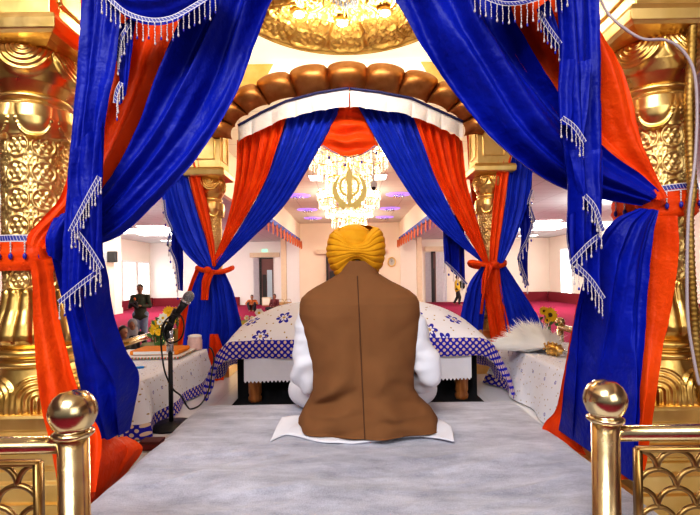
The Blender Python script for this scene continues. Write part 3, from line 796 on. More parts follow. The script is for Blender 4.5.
# ------------------------------------------------------------------ mattress under a grey plush blanket
def blanket():
    mb = MB(); x0, x1, y0, y1, zt = -.90, .965, 1.30, 2.74, SEAT; rows, uvs = [], []
    R = .10; NX, NY = 150, 170
    for j in range(NY+1):
        t = j/NY; y = lerp(y0, y1, t); row, ur = [], []
        for i in range(NX+1):
            u = i/NX; s = lerp(x0-.06, x1+.06, u)            # arc coordinate across, over the rounded edges
            x, z = s, zt
            def edge(d):                                     # d = distance outside the start of the rounding
                a = min(d/R, PI/2); return R*math.sin(a), R*(1-math.cos(a)) + max(0, d - R*PI/2)
            if s < x0+R: e = edge(x0+R-s); x = x0+R-e[0]; z -= e[1]
            if s > x1-R: e = edge(s-x1+R); x = x1-R+e[0]; z -= e[1]
            if y < y0+R: e = edge((y0+R-y)*1.3); z -= e[1]
            if y > y1-.12: z -= .10*smooth(y1-.12, y1, y)
            q = Vector((x*1.6, y*5.5, 1.3)); w = noise.noise(q)*1.5; w2 = noise.noise(Vector((x*2.2+y*3, y*9-x*2.5, 4)))
            fade = smooth(0, .25, min(x-x0, x1-x)) * smooth(2.15, 1.75, y) + .12
            z += fade*(.018*w + .012*max(0, .25-abs(w2))*4*.6) - .010*fade
            row.append((x + .01*noise.noise(Vector((y*4, 0, 2)))*(abs(s-.03) > .8), y, max(z, FL+.004))); ur.append((x, y))
        rows.append(row); uvs.append(ur)
    mb.grid(rows, False, 0, uvs)
    o = mb.build('blanket', BLANKET)
    return tag(o, 'light grey plush blanket spread over the low mattress the man sits on', 'blanket')
blanket()
t = tag(MB().box(-.80, .865, 1.42, 2.62, FL+.004, SEAT-.045).build('mattress', WHITECLOTH, None, False, bevel=.03), 'low mattress under the grey plush blanket', 'mattress')

# ------------------------------------------------------------------ the seated man, seen from behind
MX = .06; S = SEAT
man = thing('person', (MX, 2.2, S), 'person seated cross-legged from behind in a yellow turban and brown waistcoat', 'person')
def v(x, y, z): return Vector((MX+x, 2.2+y, S+z))
def hand(wrist, tip_dir, side_dir, k=1.0, curl=None):
    """palm, four unequal bent fingers and a thumb leaving the side of the palm"""
    d = Vector(tip_dir).normalized(); s = Vector(side_dir).normalized(); nrm = d.cross(s); w = Vector(wrist); out = []
    if nrm.z > 0: nrm = -nrm
    pc = w + d*.05*k
    out.append(('c', w, .024*k, w + d*.03*k, .028*k))
    for q, ln in ((-.030, .070), (-.010, .080), (.011, .075), (.031, .058)):
        b = w + d*.085*k + s*q*k; out.append(('c', w + d*.02*k + s*q*.6*k, .019*k, b, .014*k))
        m = b + (d*.6 + nrm*.35 + s*q*3)*ln*.6*k; e = m + (d*.3 + nrm*.7)*ln*.5*k
        out += [('c', b, .0105*k, m, .0095*k), ('c', m, .0095*k, e, .0075*k)]
    tb = w + d*.035*k - s*.028*k; tm = tb + (d*.55 - s*.7 + nrm*.25)*.042*k; te = tm + (d*.8 - s*.1 + nrm*.4)*.032*k
    out += [('c', tb + s*.01*k, .014*k, tm, .011*k), ('c', tm, .011*k, te, .009*k)]
    return out
HX, HZ, HY0 = -.03, .775, .02
body = [('c', v(-.09, .03, .12), .12, v(.09, .03, .12), .12), ('c', v(0, .02, .12), .12, v(-.01, .02, .38), .11), ('c', v(-.06, .02, .40), .10, v(.04, .02, .40), .10), ('c', v(-.02, .02, .38), .11, v(-.02, .02, .50), .09),
        ('c', v(-.22, .02, .555), .065, v(.19, .02, .555), .065), ('c', v(-.02, .01, .56), .062, v(HX, HY0, .70), .058),
        ('e', v(HX, HY0+.015, HZ+.02), (.074, .090, .10)), ('e', v(HX, HY0+.03, HZ-.045), (.058, .065, .07)),
        ('c', v(HX, HY0+.095, HZ+.02), .012, v(HX, HY0+.115, HZ-.012), .016),
        ('e', v(HX-.08, HY0, HZ-.005), (.012, .022, .032)), ('e', v(HX+.08, HY0, HZ-.005), (.012, .022, .032))]
limbs = {}
for s in (-1, 1):
    sh = v(-.018 + s*.215, .01, .545); el = v(.0 + s*.285 + .01, .03, .235); wr = v(s*.14, .36, .19)
    kn = v(s*.31, .34, .10); hp = v(s*.10, .05, .11); an = v(-s*.10, .42, .055)
    limbs[s] = (sh, el, wr, kn, hp, an)
    body += [('c', sh, .06, el, .045), ('c', el, .045, wr, .03), ('c', hp, .10, kn, .07), ('c', kn, .065, an, .04), ('c', an, .04, an + Vector((-s*.14, .05, -.01)), .03)]
    body += hand(wr, (-s*.55, .75, -.1), (s*.8, .5, 0))
b = blob('body', body, SKIN, man, .008, 5)
EYE = plain('dark_eyes', (.02, .015, .012), .2)
for q_ in (-.033, .033): MB().ball(v(HX+q_, HY0+.090, HZ+.018), (.013, .009, .009)).build('eye', EYE, b)
blob('beard', [('e', v(HX, HY0+.065, HZ-.075), (.062, .05, .065)), ('c', v(HX-.03, HY0+.112, HZ-.035), .012, v(HX+.03, HY0+.112, HZ-.035), .012), ('c', v(HX-.07, HY0+.03, HZ), .014, v(HX-.045, HY0+.05, HZ-.09), .03), ('c', v(HX+.07, HY0+.03, HZ), .014, v(HX+.045, HY0+.05, HZ-.09), .03)], HAIR, man, .008)
blob('hair', [('e', v(HX, HY0-.012, HZ-.03), (.077, .078, .07))], HAIR, man, .012)
# white shirt: sleeves with soft folds, shirt body, tail spread on the blanket
def sleeve(path, radii, seed):
    mb = MB(); rows, n, m = [], 96, 40
    pts = [Vector(p) for p in path]; prev = None
    for j in range(n+1):
        t = j/n; p = curve_at(pts, t); d = (curve_at(pts, min(1, t+.01)) - curve_at(pts, max(0, t-.01))).normalized()
        s = t*(len(radii)-1); i = min(int(s), len(radii)-2); r = lerp(radii[i], radii[i+1], s-i)
        a = (Vector((0, 1, 0)) if prev is None else prev); a = (a - d*a.dot(d)).normalized(); prev = a; bb = d.cross(a); row = []
        for k in range(m):
            th = 2*PI*k/m; q = p + (a*math.cos(th) + bb*math.sin(th))*r
            f = .010*noise.noise(Vector((q.x*9, q.y*9, q.z*22+seed))) + .009*math.sin(t*34 + 2.2*math.sin(th+seed) + 4*noise.noise(q*5))*(.3+smooth(.25, .55, t)*smooth(.85, .6, t))
            row.append(q + (a*math.cos(th) + bb*math.sin(th))*f)
        rows.append(row)
    mb.grid(rows, True); o = len(mb.v) - m; mb.f.append(tuple(range(o, o+m))); mb.mi.append(0); mb.f.append(tuple(range(m-1, -1, -1))); mb.mi.append(0)
    return mb.build('shirt_sleeve', WHITECLOTH, man)
for s in (-1, 1):
    sh, el, wr = limbs[s][:3]
    sleeve([sh + Vector((-s*.03, 0, .02)), sh + Vector((s*.015, 0, -.03)), sh.lerp(el, .45) + Vector((s*.005, -.005, 0)), el + Vector((0, -.015, .05)), el + Vector((-s*.005, .03, -.015)), el.lerp(wr, .45), wr - (wr-el).normalized()*.01], [.055, .072, .068, .066, .068, .060, .050, .045], s)
blob('shirt', [('c', v(-.10, .04, .13), .125, v(.10, .04, .13), .125), ('c', v(0, .03, .13), .125, v(-.01, .03, .40), .115), ('c', v(-.02, .01, .58), .066, v(HX, HY0, .665), .062)], WHITECLOTH, man, .015)
blob('trousers', [('c', limbs[s][4], .11, limbs[s][3] + Vector((s*.01, 0, 0)), .088) for s in (-1, 1)] + [('c', limbs[s][3], .085, limbs[s][5] + Vector((s*.03, 0, .0)), .055) for s in (-1, 1)], WHITECLOTH, man, .012)
def hem():
    mb = MB(); rows, uvs = [], []
    top = [(280,421),(294,419),(310,421),(330,424),(355,425),(385,425),(412,425),(435,425),(449,433)]
    bot = [(268,440),(283,434),(297,436),(315,441),(340,443),(365,442),(395,438),(425,438),(452,443)]
    def g(q):                                                # pixel -> point on the blanket
        y = F*(CZ-S-.006)/(q[1]-HY); return Vector(((q[0]-CX)/F*y, y, S+.006))
    A = [g(q) for q in top]; B = [g(q) for q in bot]
    for j in range(13):
        w = j/12; row, ur = [], []
        for i in range(91):
            u = i/90; p = curve_at(A, u).lerp(curve_at(B, u), w)
            z = .006 + .022*(1-w)**1.3 + .010*abs(math.sin(u*19 + 1.3*w))*math.sin(PI*min(1, w*1.1)) + .007*noise.noise(Vector((u*9, w*2, 1)))
            row.append((p.x, p.y, S + max(z, .003))); ur.append((u, w))
        rows.append(row); uvs.append(ur)
    mb.grid(rows, False, 0, uvs); mb.build('shirt_tail', WHITECLOTH, man, solid=.006)
hem()
def vest():
    T = [(430,297,438,.205,.15),(418,296.5,435,.205,.15),(408,301,429,.20,.15),(398,307,418,.185,.15),(388,311.5,412,.168,.15),(370,311.5,412,.155,.15),(350,307.5,415,.152,.15),(330,302.5,418,.155,.145),(314,299,419,.15,.14),
         (303,299.5,418.5,.14,.13),(297,301.5,416,.128,.12),(291,308,409,.112,.11),(286,316,400,.10,.10),(281.5,325,391,.09,.09),(277.5,332,384.5,.082,.085),(274,337,379,.078,.08),(271,338.5,377.5,.076,.08),(265,339.5,376,.074,.08),(261.5,340.5,375.5,.072,.078)]
    CREASE = [(308,404,352,384,.016,4.5),(310,412,362,404,.012,4),(311,384,328,362,.016,5),(313,372,322,345,.010,4),(415,402,372,390,.014,4.5),(412,384,388,366,.018,5),(412,370,402,345,.010,4),(422,414,372,410,.012,4),
              (318,392,345,372,-.014,5),(404,388,380,380,-.014,5),(305,320,330,335,.008,6),(416,318,392,335,.008,6),(330,425,372,414,.008,4)]
    sc = 2.2/F; mb = MB(); rows, uvs = [], []; n, m = 150, 180; K = len(T)-1
    for j in range(n+1):
        s = j/n*K; i = min(int(s), K-1); u = s-i; u2 = u
        y, L, R, db, df = [lerp(T[i][q], T[i+1][q], u2) for q in range(5)]
        z = CZ - (y-HY)*sc; cx = ((L+R)/2-CX)*sc; hw = (R-L)/2*sc; row, ur = [], []
        for k in range(m):
            th = 2*PI*k/m; c, sn = math.cos(th), math.sin(th); ex = .82
            x = cx + hw*math.copysign(abs(c)**ex, c); dy = math.copysign(abs(sn)**ex, sn)*(df if sn > 0 else db)
            yy = 2.2 + dy; f = 0
            if sn < 0:
                w = -sn; zz = z - S; xr = x - cx
                # soft creases running in from the waist and a shallow hollow along the spine
                f += .016*math.exp(-((x - (358-CX)*sc)/.05)**2)*smooth(.1, .3, zz)*smooth(.6, .5, zz)
                band = smooth(.02, .12, zz)*smooth(.34, .2, zz)
                f += band*.024*math.sin((zz*34 + abs(xr)*14*(1 if xr > 0 else 1.2)) + 2.5*noise.noise(Vector((xr*6, zz*7, 2))))*smooth(.03, .16, abs(xr))
                f += .028*noise.noise(Vector((xr*7, zz*5.5, 7)))*smooth(.62, .3, zz) + .004*noise.noise(Vector((xr*15, zz*13, 9)))
                xp, yp = x/sc + CX, y
                for (x0_, y0_, x1_, y1_, am_, wd_) in CREASE:
                    dx_, dy_ = x1_-x0_, y1_-y0_; q_ = clamp(((xp-x0_)*dx_ + (yp-y0_)*dy_)/(dx_*dx_+dy_*dy_))
                    d_ = math.hypot(xp-x0_-q_*dx_, yp-y0_-q_*dy_)
                    f += 1.5*am_*math.exp(-(d_/wd_)**2)*(1-.75*q_)
                f += -.004*math.exp(-((x - (359-CX)*sc - .012*(1-zz/.6))/.004)**2)*0
                yy += f*w
            fl = .012*math.sin(th*7)*smooth(.08, 0, z-S)
            row.append((x + fl*c, yy + fl*sn, max(z, S+.018))); ur.append((x, z))
        rows.append(row); uvs.append(ur)
    mb.grid(rows, True, 0, uvs); o = mb.build('waistcoat', VEST, man)
    # standing collar rim, centre back seam and yoke lines as fine stitched ridges
    seam = MB(); pts = []
    for y in range(276, 428, 4):
        u = (y-276)/152; x = (lerp(357, 361.5, u)-CX)*sc; z = CZ-(y-HY)*sc; pts.append((x, z))
    bv = [w.co for w in o.data.vertices]; line = []
    for x, z in pts:
        q = min((w for w in bv if w.y < 2.2), key=lambda w: (w.x-x)**2 + (w.z-z)**2); line.append(Vector((x, q.y-.003, z)))
    for a in range(2):
        line = [line[0]] + [Vector((line[k].x, (line[k-1].y+line[k].y+line[k+1].y)/3, line[k].z)) for k in range(1, len(line)-1)] + [line[-1]]
    seam.tube(line, .0022, 6); seam.build('back_seam', plain('dark_brown_thread', (.10, .04, .015), .9), o)
    flap = MB()
    for s, pts in ((-1, [(306,396,2.19),(295,418,2.13),(303,424,2.05),(318,410,2.045)]), (1, [(414,394,2.19),(436,419,2.13),(430,424,2.05),(410,410,2.045)])):
        a, b_, c_, d_ = [P(*q) for q in pts]; rows = [[a.lerp(d_, i/8).lerp(b_.lerp(c_, i/8), j/8) + Vector((0, -.012*math.sin(i/8*PI), 0)) for i in range(9)] for j in range(9)]
        pass
    return o
vest()
collar = MB(); ring = []
for k in range(49):
    a = 2*PI*k/48; ring.append(Vector(((358-CX)*2.2/F + .083*math.cos(a), 2.2+.004 + .076*math.sin(a), CZ-(272.5-HY)*2.2/F)))
collar.tube(ring, .0035, 6, cap=False); collar.build('collar_seam', plain('dark_collar_brown', (.13, .055, .02), .9), man)  # dark brown ring round the foot of the collar
def turban():
    tb = thing_part = None
    cx, cy = (356.5-CX)*2.2/F, 2.225; sc = 2.2/F
    def zpx(y): return CZ-(y-HY)*sc
    mb = MB(); rows, uvs = [], []; n, m = 120, 180
    for j in range(n+1):
        t = j/n; row, ur = [], []
        for k in range(m):
            th = 2*PI*k/m; c, sn = math.cos(th), math.sin(th)
            back = smooth(-.15, -1, sn); side = abs(c)
            bk = max(0, -sn)**5
            zb = zpx(lerp(284, 262.5, bk)) if sn < 0 else zpx(lerp(284, 268, sn))
            asym = .5 + .5*c
            zt = zpx(lerp(lerp(231, 228, asym), 245.5, max(0, -sn)**4)) if sn < 0 else zpx(lerp(lerp(231, 228, asym), 222, sn))
            # radius: narrow at the nape, wide at ear level, rolling in over the top
            f = t/.8 if t < .8 else 1.0
            rx = lerp(.074, .142, math.sin(clamp(t/.52)*PI/2)) if t < .52 else .142*math.sqrt(1-((t-.52)/.60)**2)
            ry = rx*lerp(1.0, .98, 0)
            if sn < 0: ry *= lerp(1, .87, bk)
            if t > .74 and False: pass
            z = lerp(zb, zt, t/.8*.93 if t < .8 else .93 + .07*math.sin((t-.8)/.2*PI*.62)/math.sin(PI*.5))
            ph = t*9.5*2*PI; sharp = abs(math.sin(ph/2 + 1.1*noise.noise(Vector((c*1.2, sn*1.2, 3)))))
            fold = -.0065*(1-sharp)**2.2*smooth(0, .08, t)*(1 - .45*bk)
            fold += .004*noise.noise(Vector((c*2.2, sn*2.2, t*9)))
            row.append((cx + (rx+fold)*c, cy + (ry+fold)*sn, z + .003*noise.noise(Vector((c*3, sn*3, t*5))))); ur.append((th, t))
        rows.append(row); uvs.append(ur)
    mb.grid(rows, True, 0, uvs); o = mb.build('turban', TURBAN, man)
    # rounded crown inside the wrap, with a few wrapped layers
    mb = MB(); rows = []
    for j in range(40):
        a = -PI/6 + (PI/2+PI/6)*j/39; row = []
        for k in range(80):
            th = 2*PI*k/80; f = 1 - .03*(1-abs(math.sin(a*5 + .8*math.cos(th))))**3
            row.append((cx-.012 + .098*f*math.cos(a)*math.cos(th), cy+.005 + .105*f*math.cos(a)*math.sin(th), zpx(242) + .086*f*math.sin(a)))
        rows.append(row)
    mb.grid(rows, True); mb.build('turban_crown', TURBAN, o)
    return o
turban()

# ------------------------------------------------------------------ low bed with lace sheet and embroidered cover
bed = thing('low_bed', (.04, 3.5, FL), 'low wooden bed on turned legs with a white lace-edged sheet and dark underside', 'bed')
leg = [(.036, 0), (.042, .012), (.044, .03), (.036, .045), (.042, .06), (.043, .17), (.047, .18), (.043, .19), (.043, .36)]
def legmesh(x, y):
    mb = MB(); rows = []
    for r, z in leg:
        rows.append([(x + (r*(1+.05*math.cos(9*a)))*math.cos(a), y + (r*(1+.05*math.cos(9*a)))*math.sin(a), FL+.004+z) for a in [2*PI*k/48 for k in range(48)]])
    mb.grid(rows, True); mb.f.append(tuple(range(47, -1, -1))); mb.mi.append(0)
    return mb.build('leg', WOOD, bed)
for x in (-.645, .735):
    for y in (3.12, 3.88): legmesh(x, y)
MB().box(-.72, .80, 3.10, 3.95, 1.33, 1.385).build('bed_frame', WOOD, bed, False, bevel=.01)
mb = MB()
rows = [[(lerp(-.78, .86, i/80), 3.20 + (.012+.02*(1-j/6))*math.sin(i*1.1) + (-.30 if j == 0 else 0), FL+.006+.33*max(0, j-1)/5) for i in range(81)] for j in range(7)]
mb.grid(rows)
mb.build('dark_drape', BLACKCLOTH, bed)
mb = MB(); rows, uvs = [], []                               # lace sheet hanging in front
for j in range(13):
    w = j/12; row = []
    for i in range(241):
        u = i/240; x = lerp(-.70, .785, u); zz = lerp(1.395, 1.168, w)
        if j == 12: zz -= .011*(i % 4 in (1, 2)) 
        row.append((x, 3.05 - .008*math.sin(u*30)*w - .01*w, zz))
    rows.append(row)
mb.grid(rows); s = mb.build('lace_sheet', WHITECLOTH, bed, False); s['label'] = 'white sheet edged with pointed lace'
def rumala():
    mb = MB(); rows, uvs = [], []; xc = .035; HWX = .80
    NX, NY = 190, 110
    for j in range(NY+1):
        t = j/NY; dv = t*1.25                                # metres from the front hem
        row, ur = [], []
        for i in range(NX+1):
            su = lerp(-1.18, 1.18, i/NX); e = max(0, abs(su)-HWX); sg = 1 if su > 0 else -1
            a = min(e/.12, 1.25); ex = .12*math.sin(a) if e < .15 else .12*math.sin(1.25) + (e-.15)*.36
            ez = .12*(1-math.cos(a)) if e < .15 else .12*(1-math.cos(1.25)) + (e-.15)*.95
            x = min(abs(su), HWX) + ex
            yb = 3.03
            if dv < .11: y = yb - .012*math.sin(dv/.11*PI) ; zf = -(.11-dv)
            else: y = yb + (dv-.11); zf = 0
            xr = min(1, abs(su)/ .90)
            gy = math.sin(PI/2*clamp((y-yb)/.42))**.85*lerp(1, .80, smooth(3.6, 4.1, y))
            mound = .235*(1-xr**4)*gy
            z = 1.425 + zf + mound*smooth(0, .02, dv-.09) - ez
            w = .010*noise.noise(Vector((su*5, dv*4, 3))) + .006*noise.noise(Vector((su*12, dv*10, 8)))
            w += .020*math.sin(dv*11+sg)*smooth(.1, .3, e)
            if dv < .11: y -= .012*math.sin(su*13)*(.11-dv)/.11
            row.append((xc + sg*(x + w*.8*(e > .05)), y - w*.5*(dv < .11), max(z + w*.6, FL+.03))); ur.append((su, dv))
        rows.append(row); uvs.append(ur)
    mb.grid(rows, False, 0, uvs)
    return tag(mb.build('embroidered_cover', RUMALA), 'white embroidered cloth with a blue lattice border covering the mound on the low bed', 'cover cloth')
rumala()
blob_c = blob('cushion_mound', [('e', Vector((.035, 3.55, 1.46)), (.66, .36, .13))], WHITECLOTH, None, .03)
tag(blob_c, 'padded mound under the embroidered white cloth on the bed', 'cushion')

# ------------------------------------------------------------------ side tables under white cloths
def table_cloth(x0, x1, y0, y1, zt, zb, flare, seed, label, corner=None, far_border=False):
    mb = MB(); rows, uvs = [], []; n = 240; H = zt - zb
    def per(u):
        L = [(x1-x0), (y1-y0)]; tot = 2*(L[0]+L[1]); s = (u % 1)*tot
        if s < L[0]: return x0+s, y0, 0, -1, s
        s -= L[0]
        if s < L[1]: return x1, y0+s, 1, 0, L[0]+s
        s -= L[1]
        if s < L[0]: return x1-s, y1, 0, 1, L[0]+L[1]+s
        s -= L[0]
        return x0, y1-s, -1, 0, 2*L[0]+L[1]+s
    cx, cy = (x0+x1)/2, (y0+y1)/2
    for k in (0, .5, .96): rows.append([(lerp(cx, per(i/n)[0], k), lerp(cy, per(i/n)[1], k), zt) for i in range(n)]); uvs.append([(per(i/n)[4], H + (1-k)*.4) for i in range(n)])
    for j in range(15):
        w = j/14; row, ur = [], []
        for i in range(n):
            x, y, nx, ny, s = per(i/n)
            dc = min(abs(x-x0)+abs(y-y0), abs(x-x1)+abs(y-y1), abs(x-x0)+abs(y-y1), abs(x-x1)+abs(y-y0))
            cf = math.exp(-(dc/.09)**2); dx, dy = (x-cx)/abs(x1-x0)*2, (y-cy)/abs(y1-y0)*2
            f = w*(flare + .022*math.sin(s*13+seed)) + .008*math.sin(w*PI)
            px_, py_ = x + nx*f + dx*cf*w*flare*1.2, y + ny*f + dy*cf*w*flare*1.2
            vo_ = .2 if (far_border and y < 3.2) else 0
            lift = (corner(px_, py_) if corner else 0)
            row.append((px_, py_, lerp(zt, zb + lift, w) - .004*(w > 0))); ur.append((s, (1-w)*H + vo_))
        rows.append(row); uvs.append(ur)
    mb.grid(rows, True, 0, uvs)
    return tag(mb.build('table_cloth', TABLECLOTH), label, 'table cloth', 'white cloths over the side tables')
def side_table(x0, x1, y0, y1, zt, label):
    t = thing('side_table', ((x0+x1)/2, (y0+y1)/2, FL), label, 'table', 'low side tables')
    MB().box(x0, x1, y0, y1, zt-.03, zt).build('table_top', WOOD, t, False)
    for x in (x0+.05, x1-.05):
        for y in (y0+.05, y1-.05): MB().lathe([(.02, .003), (.025, zt-FL-.03)], (x, y, FL), 12).build('leg', WOOD, t)
side_table(-1.74, -1.13, 2.50, 3.62, 1.285, 'low side table under the white cloth at the left')
table_cloth(-1.75, -1.12, 2.48, 3.63, 1.292, FL+.012, .032, 1, 'white gold-dotted cloth over the left side table beside the microphone stand')
side_table(1.15, 1.75, 2.30, 3.48, 1.315, 'low side table under the white cloth at the right')
table_cloth(1.14, 1.76, 2.28, 3.50, 1.322, FL+.012, .06, 2, 'white gold-dotted cloth over the right side table under the feathery whisk', far_border=True)
# things on the left table
TZ = 1.292
def tpt(px, py, z): y = F*(CZ-z)/(py-HY); return Vector(((px-CX)/F*y, y, z))
tr = thing('tray', (-1.42, 3.30, TZ), 'white tray edged with red and green beads on the left side table', 'tray')
MB().box(-1.68, -1.17, 3.16, 3.52, TZ+.003, TZ+.022).build('tray_board', WHITEPAINT, tr, False, bevel=.006)
mb = MB()
for k in range(70):
    mb.ball((lerp(-1.68, -1.17, k/69), 3.155, TZ+.014), .0075, 6, 5, k % 3)
for k in range(40): mb.ball((-1.165, lerp(3.16, 3.52, k/39), TZ+.014), .0075, 6, 5, (k+1) % 3)
mb.build('beaded_edge', [plain('red_bead', (.5, .02, .02), .3), plain('green_bead', (.02, .25, .05), .3), BEAD], tr)
bk = thing('cloth_bound_book', (-1.38, 3.33, TZ+.022), 'orange cloth-wrapped book lying on the white tray', 'book')
MB().box(-1.53, -1.19, 3.22, 3.46, TZ+.024, TZ+.056).build('wrapped_cover', plain('amber_cloth', (.80, .24, .01), .7, bump=.2), bk, False, bevel=.012)
MB().box(-1.50, -1.22, 3.214, 3.222, TZ+.03, TZ+.05).build('page_edge', WHITEPAINT, bk, False)
jar = thing('rolled_cloth_jar', (-1.19, 3.52, TZ+.022), 'small pink and white rolled jar beyond the microphone on the side table', 'jar')
MB().lathe([(.0, 0), (.05, 0), (.055, .01), (.055, .075), (.05, .085), (.05, .10), (.0, .102)], (-1.19, 3.56, TZ+.005), 24).build('jar_body', plain('pink_white_glaze', (.75, .52, .48), .35, var=.3, scale=30), jar)
MB().ball((-1.19, 3.56, TZ+.108), (.052, .052, .016), 20, 8).build('lid', WHITEPAINT, jar)
pen = thing('blue_pen', (-1.30, 2.86, TZ), 'short blue pen lying on the white cloth of the left table', 'pen')
MB().tube([(-1.36, 2.85, TZ+.008), (-1.28, 2.88, TZ+.008)], .007, 8).build('barrel', plain('sky_blue_plastic', (.02, .25, .65), .3), pen)
MB().tube([(-1.28, 2.88, TZ+.008), (-1.265, 2.886, TZ+.008)], [.006, .001], 8).build('tip', CHROME, pen)

# flowers
def flower(mb, c, r, nrm, petals, mi_p, mi_c, cup=.3):
    n = Vector(nrm).normalized(); a = n.cross(Vector((0, 0, 1)) if abs(n.z) < .9 else Vector((1, 0, 0))).normalized(); b = n.cross(a); c = Vector(c)
    for k in range(petals):
        th = 2*PI*k/petals + .1*math.sin(k*7); d = a*math.cos(th) + b*math.sin(th); e = a*-math.sin(th) + b*math.cos(th)
        w = r*PI/petals*1.3; q = [c + d*r*.15 - e*w*.3, c + d*r*.15 + e*w*.3, c + d*r*.65 + e*w*.8 + n*r*cup*.5, c + d*r + n*r*cup, c + d*r*.65 - e*w*.8 + n*r*cup*.5]
        mb.add(q, [(0, 1, 2, 3, 4)], None, mi_p)
    mb.ball(c + n*r*.05, (r*.28, r*.28, r*.28), 8, 6, mi_c)
YEL = plain('yellow_petal', (.85, .52, .01), .7); LEAF = plain('green_leaf', (.06, .18, .04), .6); WPET = plain('white_petal', (.85, .85, .75), .7); SEED = plain('brown_seed_head', (.10, .04, .01), .9)
def bunch(label, base, blooms, name='flower_arrangement', pot=True):
    t = thing(name, base, label, 'flowers', 'flower arrangements around the platform')
    b = Vector(base)
    if pot: MB().lathe([(0, 0), (.06, 0), (.075, .05), (.08, .12), (.06, .17), (.065, .19), (.0, .19)], b, 20).build('vase', GOLDSMOOTH, t)
    st = MB(); lf = MB(); random.seed(int(abs(base[0])*100))
    for c, r, mp, mc, n, pt in blooms:
        f = MB(); flower(f, c, r, n, pt, 0, 1); f.build('bloom', [mp, mc], t)
        st.tube([b + Vector((0, 0, .15)), (b + Vector(c))*.5 + Vector((0, 0, .05)), Vector(c)], .005, 5)
        for k in range(5):
            o = Vector(c) + Vector((random.uniform(-.09, .09), random.uniform(-.02, .08), random.uniform(-.14, -.02))); d = Vector((random.uniform(-1, 1), random.uniform(-.5, .5), random.uniform(-.2, 1))).normalized()*.06; s_ = d.cross(Vector((0, 1, .2))).normalized()*.016
            lf.add([o, o+d*.5+s_, o+d, o+d*.5-s_], [(0, 1, 2, 3)])
    st.build('stems', LEAF, t); lf.build('leaves', LEAF, t)
def fp(px, py, Y): return tuple(P(px, py, Y))
bunch('yellow and white flowers in a gold vase behind the microphone', (-1.72, 4.15, FL),
      [(fp(169,312,4.1), .055, YEL, YEL, (.2, -1, .3), 14), (fp(176,311,4.15), .04, YEL, YEL, (.4, -1, .3), 12), (fp(156,325,4.05), .05, YEL, YEL, (-.3, -1, .2), 14), (fp(153,331,4.0), .035, YEL, YEL, (-.5, -1, 0), 12),
       (fp(163,318,4.05), .045, WPET, YEL, (0, -1, .4), 8), (fp(160,322,4.0), .03, WPET, YEL, (-.2, -1, .2), 8), (fp(167,324,4.0), .04, WPET, YEL, (.3, -1, .2), 8), (fp(172,321,4.08), .04, YEL, YEL, (.3, -1, .1), 12), (fp(159,332,3.98), .035, YEL, YEL, (0, -1, .1), 12)])
bunch('pale lilies with thin green leaves beside the left edge of the embroidered cover', (-1.02, 4.55, FL),
      [(fp(259,313,4.5), .045, WPET, YEL, (.4, -1, .5), 6), (fp(247,318,4.5), .03, WPET, YEL, (-.3, -1, .3), 6), (fp(244,324,4.45), .04, plain('pale_green_petal', (.6, .65, .25), .7), YEL, (-.1, -1, .3), 6), (fp(240,318,4.5), .02, WPET, YEL, (-.6, -1, .2), 6), (fp(252,318,4.5), .022, WPET, YEL, (0, -1, .6), 6)])
bunch('two small sunflowers beside the back right blue drape', (1.86, 4.35, FL),
      [(fp(550,315,4.3), .075, YEL, SEED, (.25, -1, .3), 16), (fp(544,311,4.32), .045, YEL, SEED, (-.6, -1, .3), 14), (fp(547,320,4.28), .035, YEL, SEED, (.1, -1, -.2), 14)])

# white feathery whisk on the right table
wk = thing('feather_whisk', (1.34, 3.0, 1.325), 'white feathery whisk with an ornate gold handle lying on the right side table', 'whisk')
mb = MB(); random.seed(5); root = P(547, 347, 2.98)
def fiber(p0, d, L, w):
    side = d.cross(Vector((0, -1, .3))).normalized()*w; pts = []
    bend = Vector((random.uniform(-.3, .3), random.uniform(-.2, .2), random.uniform(-.5, .1)))
    a = p0; q = [a, a + d*L*.5 + bend*L*.06, a + d*L + bend*L*.22]
    for r in q:
        if r.z < 1.33: r.z = 1.33 + random.uniform(0, .012)
    mb.add([q[0]-side, q[0]+side, q[1]+side, q[2], q[1]-side], [(0, 1, 2, 3, 4)])
for k in range(7500):
    a = random.gauss(0, 1); tx = random.uniform(-1, .62)
    tgt = Vector((root.x + tx*.34, root.y + .28 + .14*random.random() - abs(tx)*.10, 1.335 + .16*math.sqrt(random.random())*math.exp(-((tx-.0)/.62)**2)*1.15))
    s0 = root + (tgt-root)*random.uniform(0, .62)
    s0.z = max(s0.z, 1.335); d = (tgt - root).normalized() + Vector((random.gauss(0, .16), random.gauss(0, .12), random.gauss(0, .12)))
    fiber(s0, d.normalized(), random.uniform(.12, .20), .0017)
pl = mb.build('plume', NT('white_feather').set(base=(.93, .91, .88), rough=.9), wk); pl['kind'] = 'stuff'
mb = MB(); d = Vector((.05, -.12, -.012)); prof = [(0, .018), (.15, .032), (.3, .040), (.5, .036), (.65, .030), (.72, .036), (.8, .022), (1, .016)]
mb.tube([root + d*t_ for t_, r in prof], [r for t_, r in prof], 20)
for k in range(40):
    a = k*2.4; t_ = .1 + .55*k/40; mb.ball(root + d*t_ + Vector((.036*math.cos(a), 0, .036*math.sin(a))), .0075, 6, 5)
mb.build('handle', GOLD, wk)
mb = MB()
for k in range(30): mb.ball(root + d*(.85+.4*random.random()) + Vector((random.uniform(-.02, .03), 0, random.uniform(-.015, .01))), .006, 6, 5)
mb.build('handle_tip', CHROME, wk)

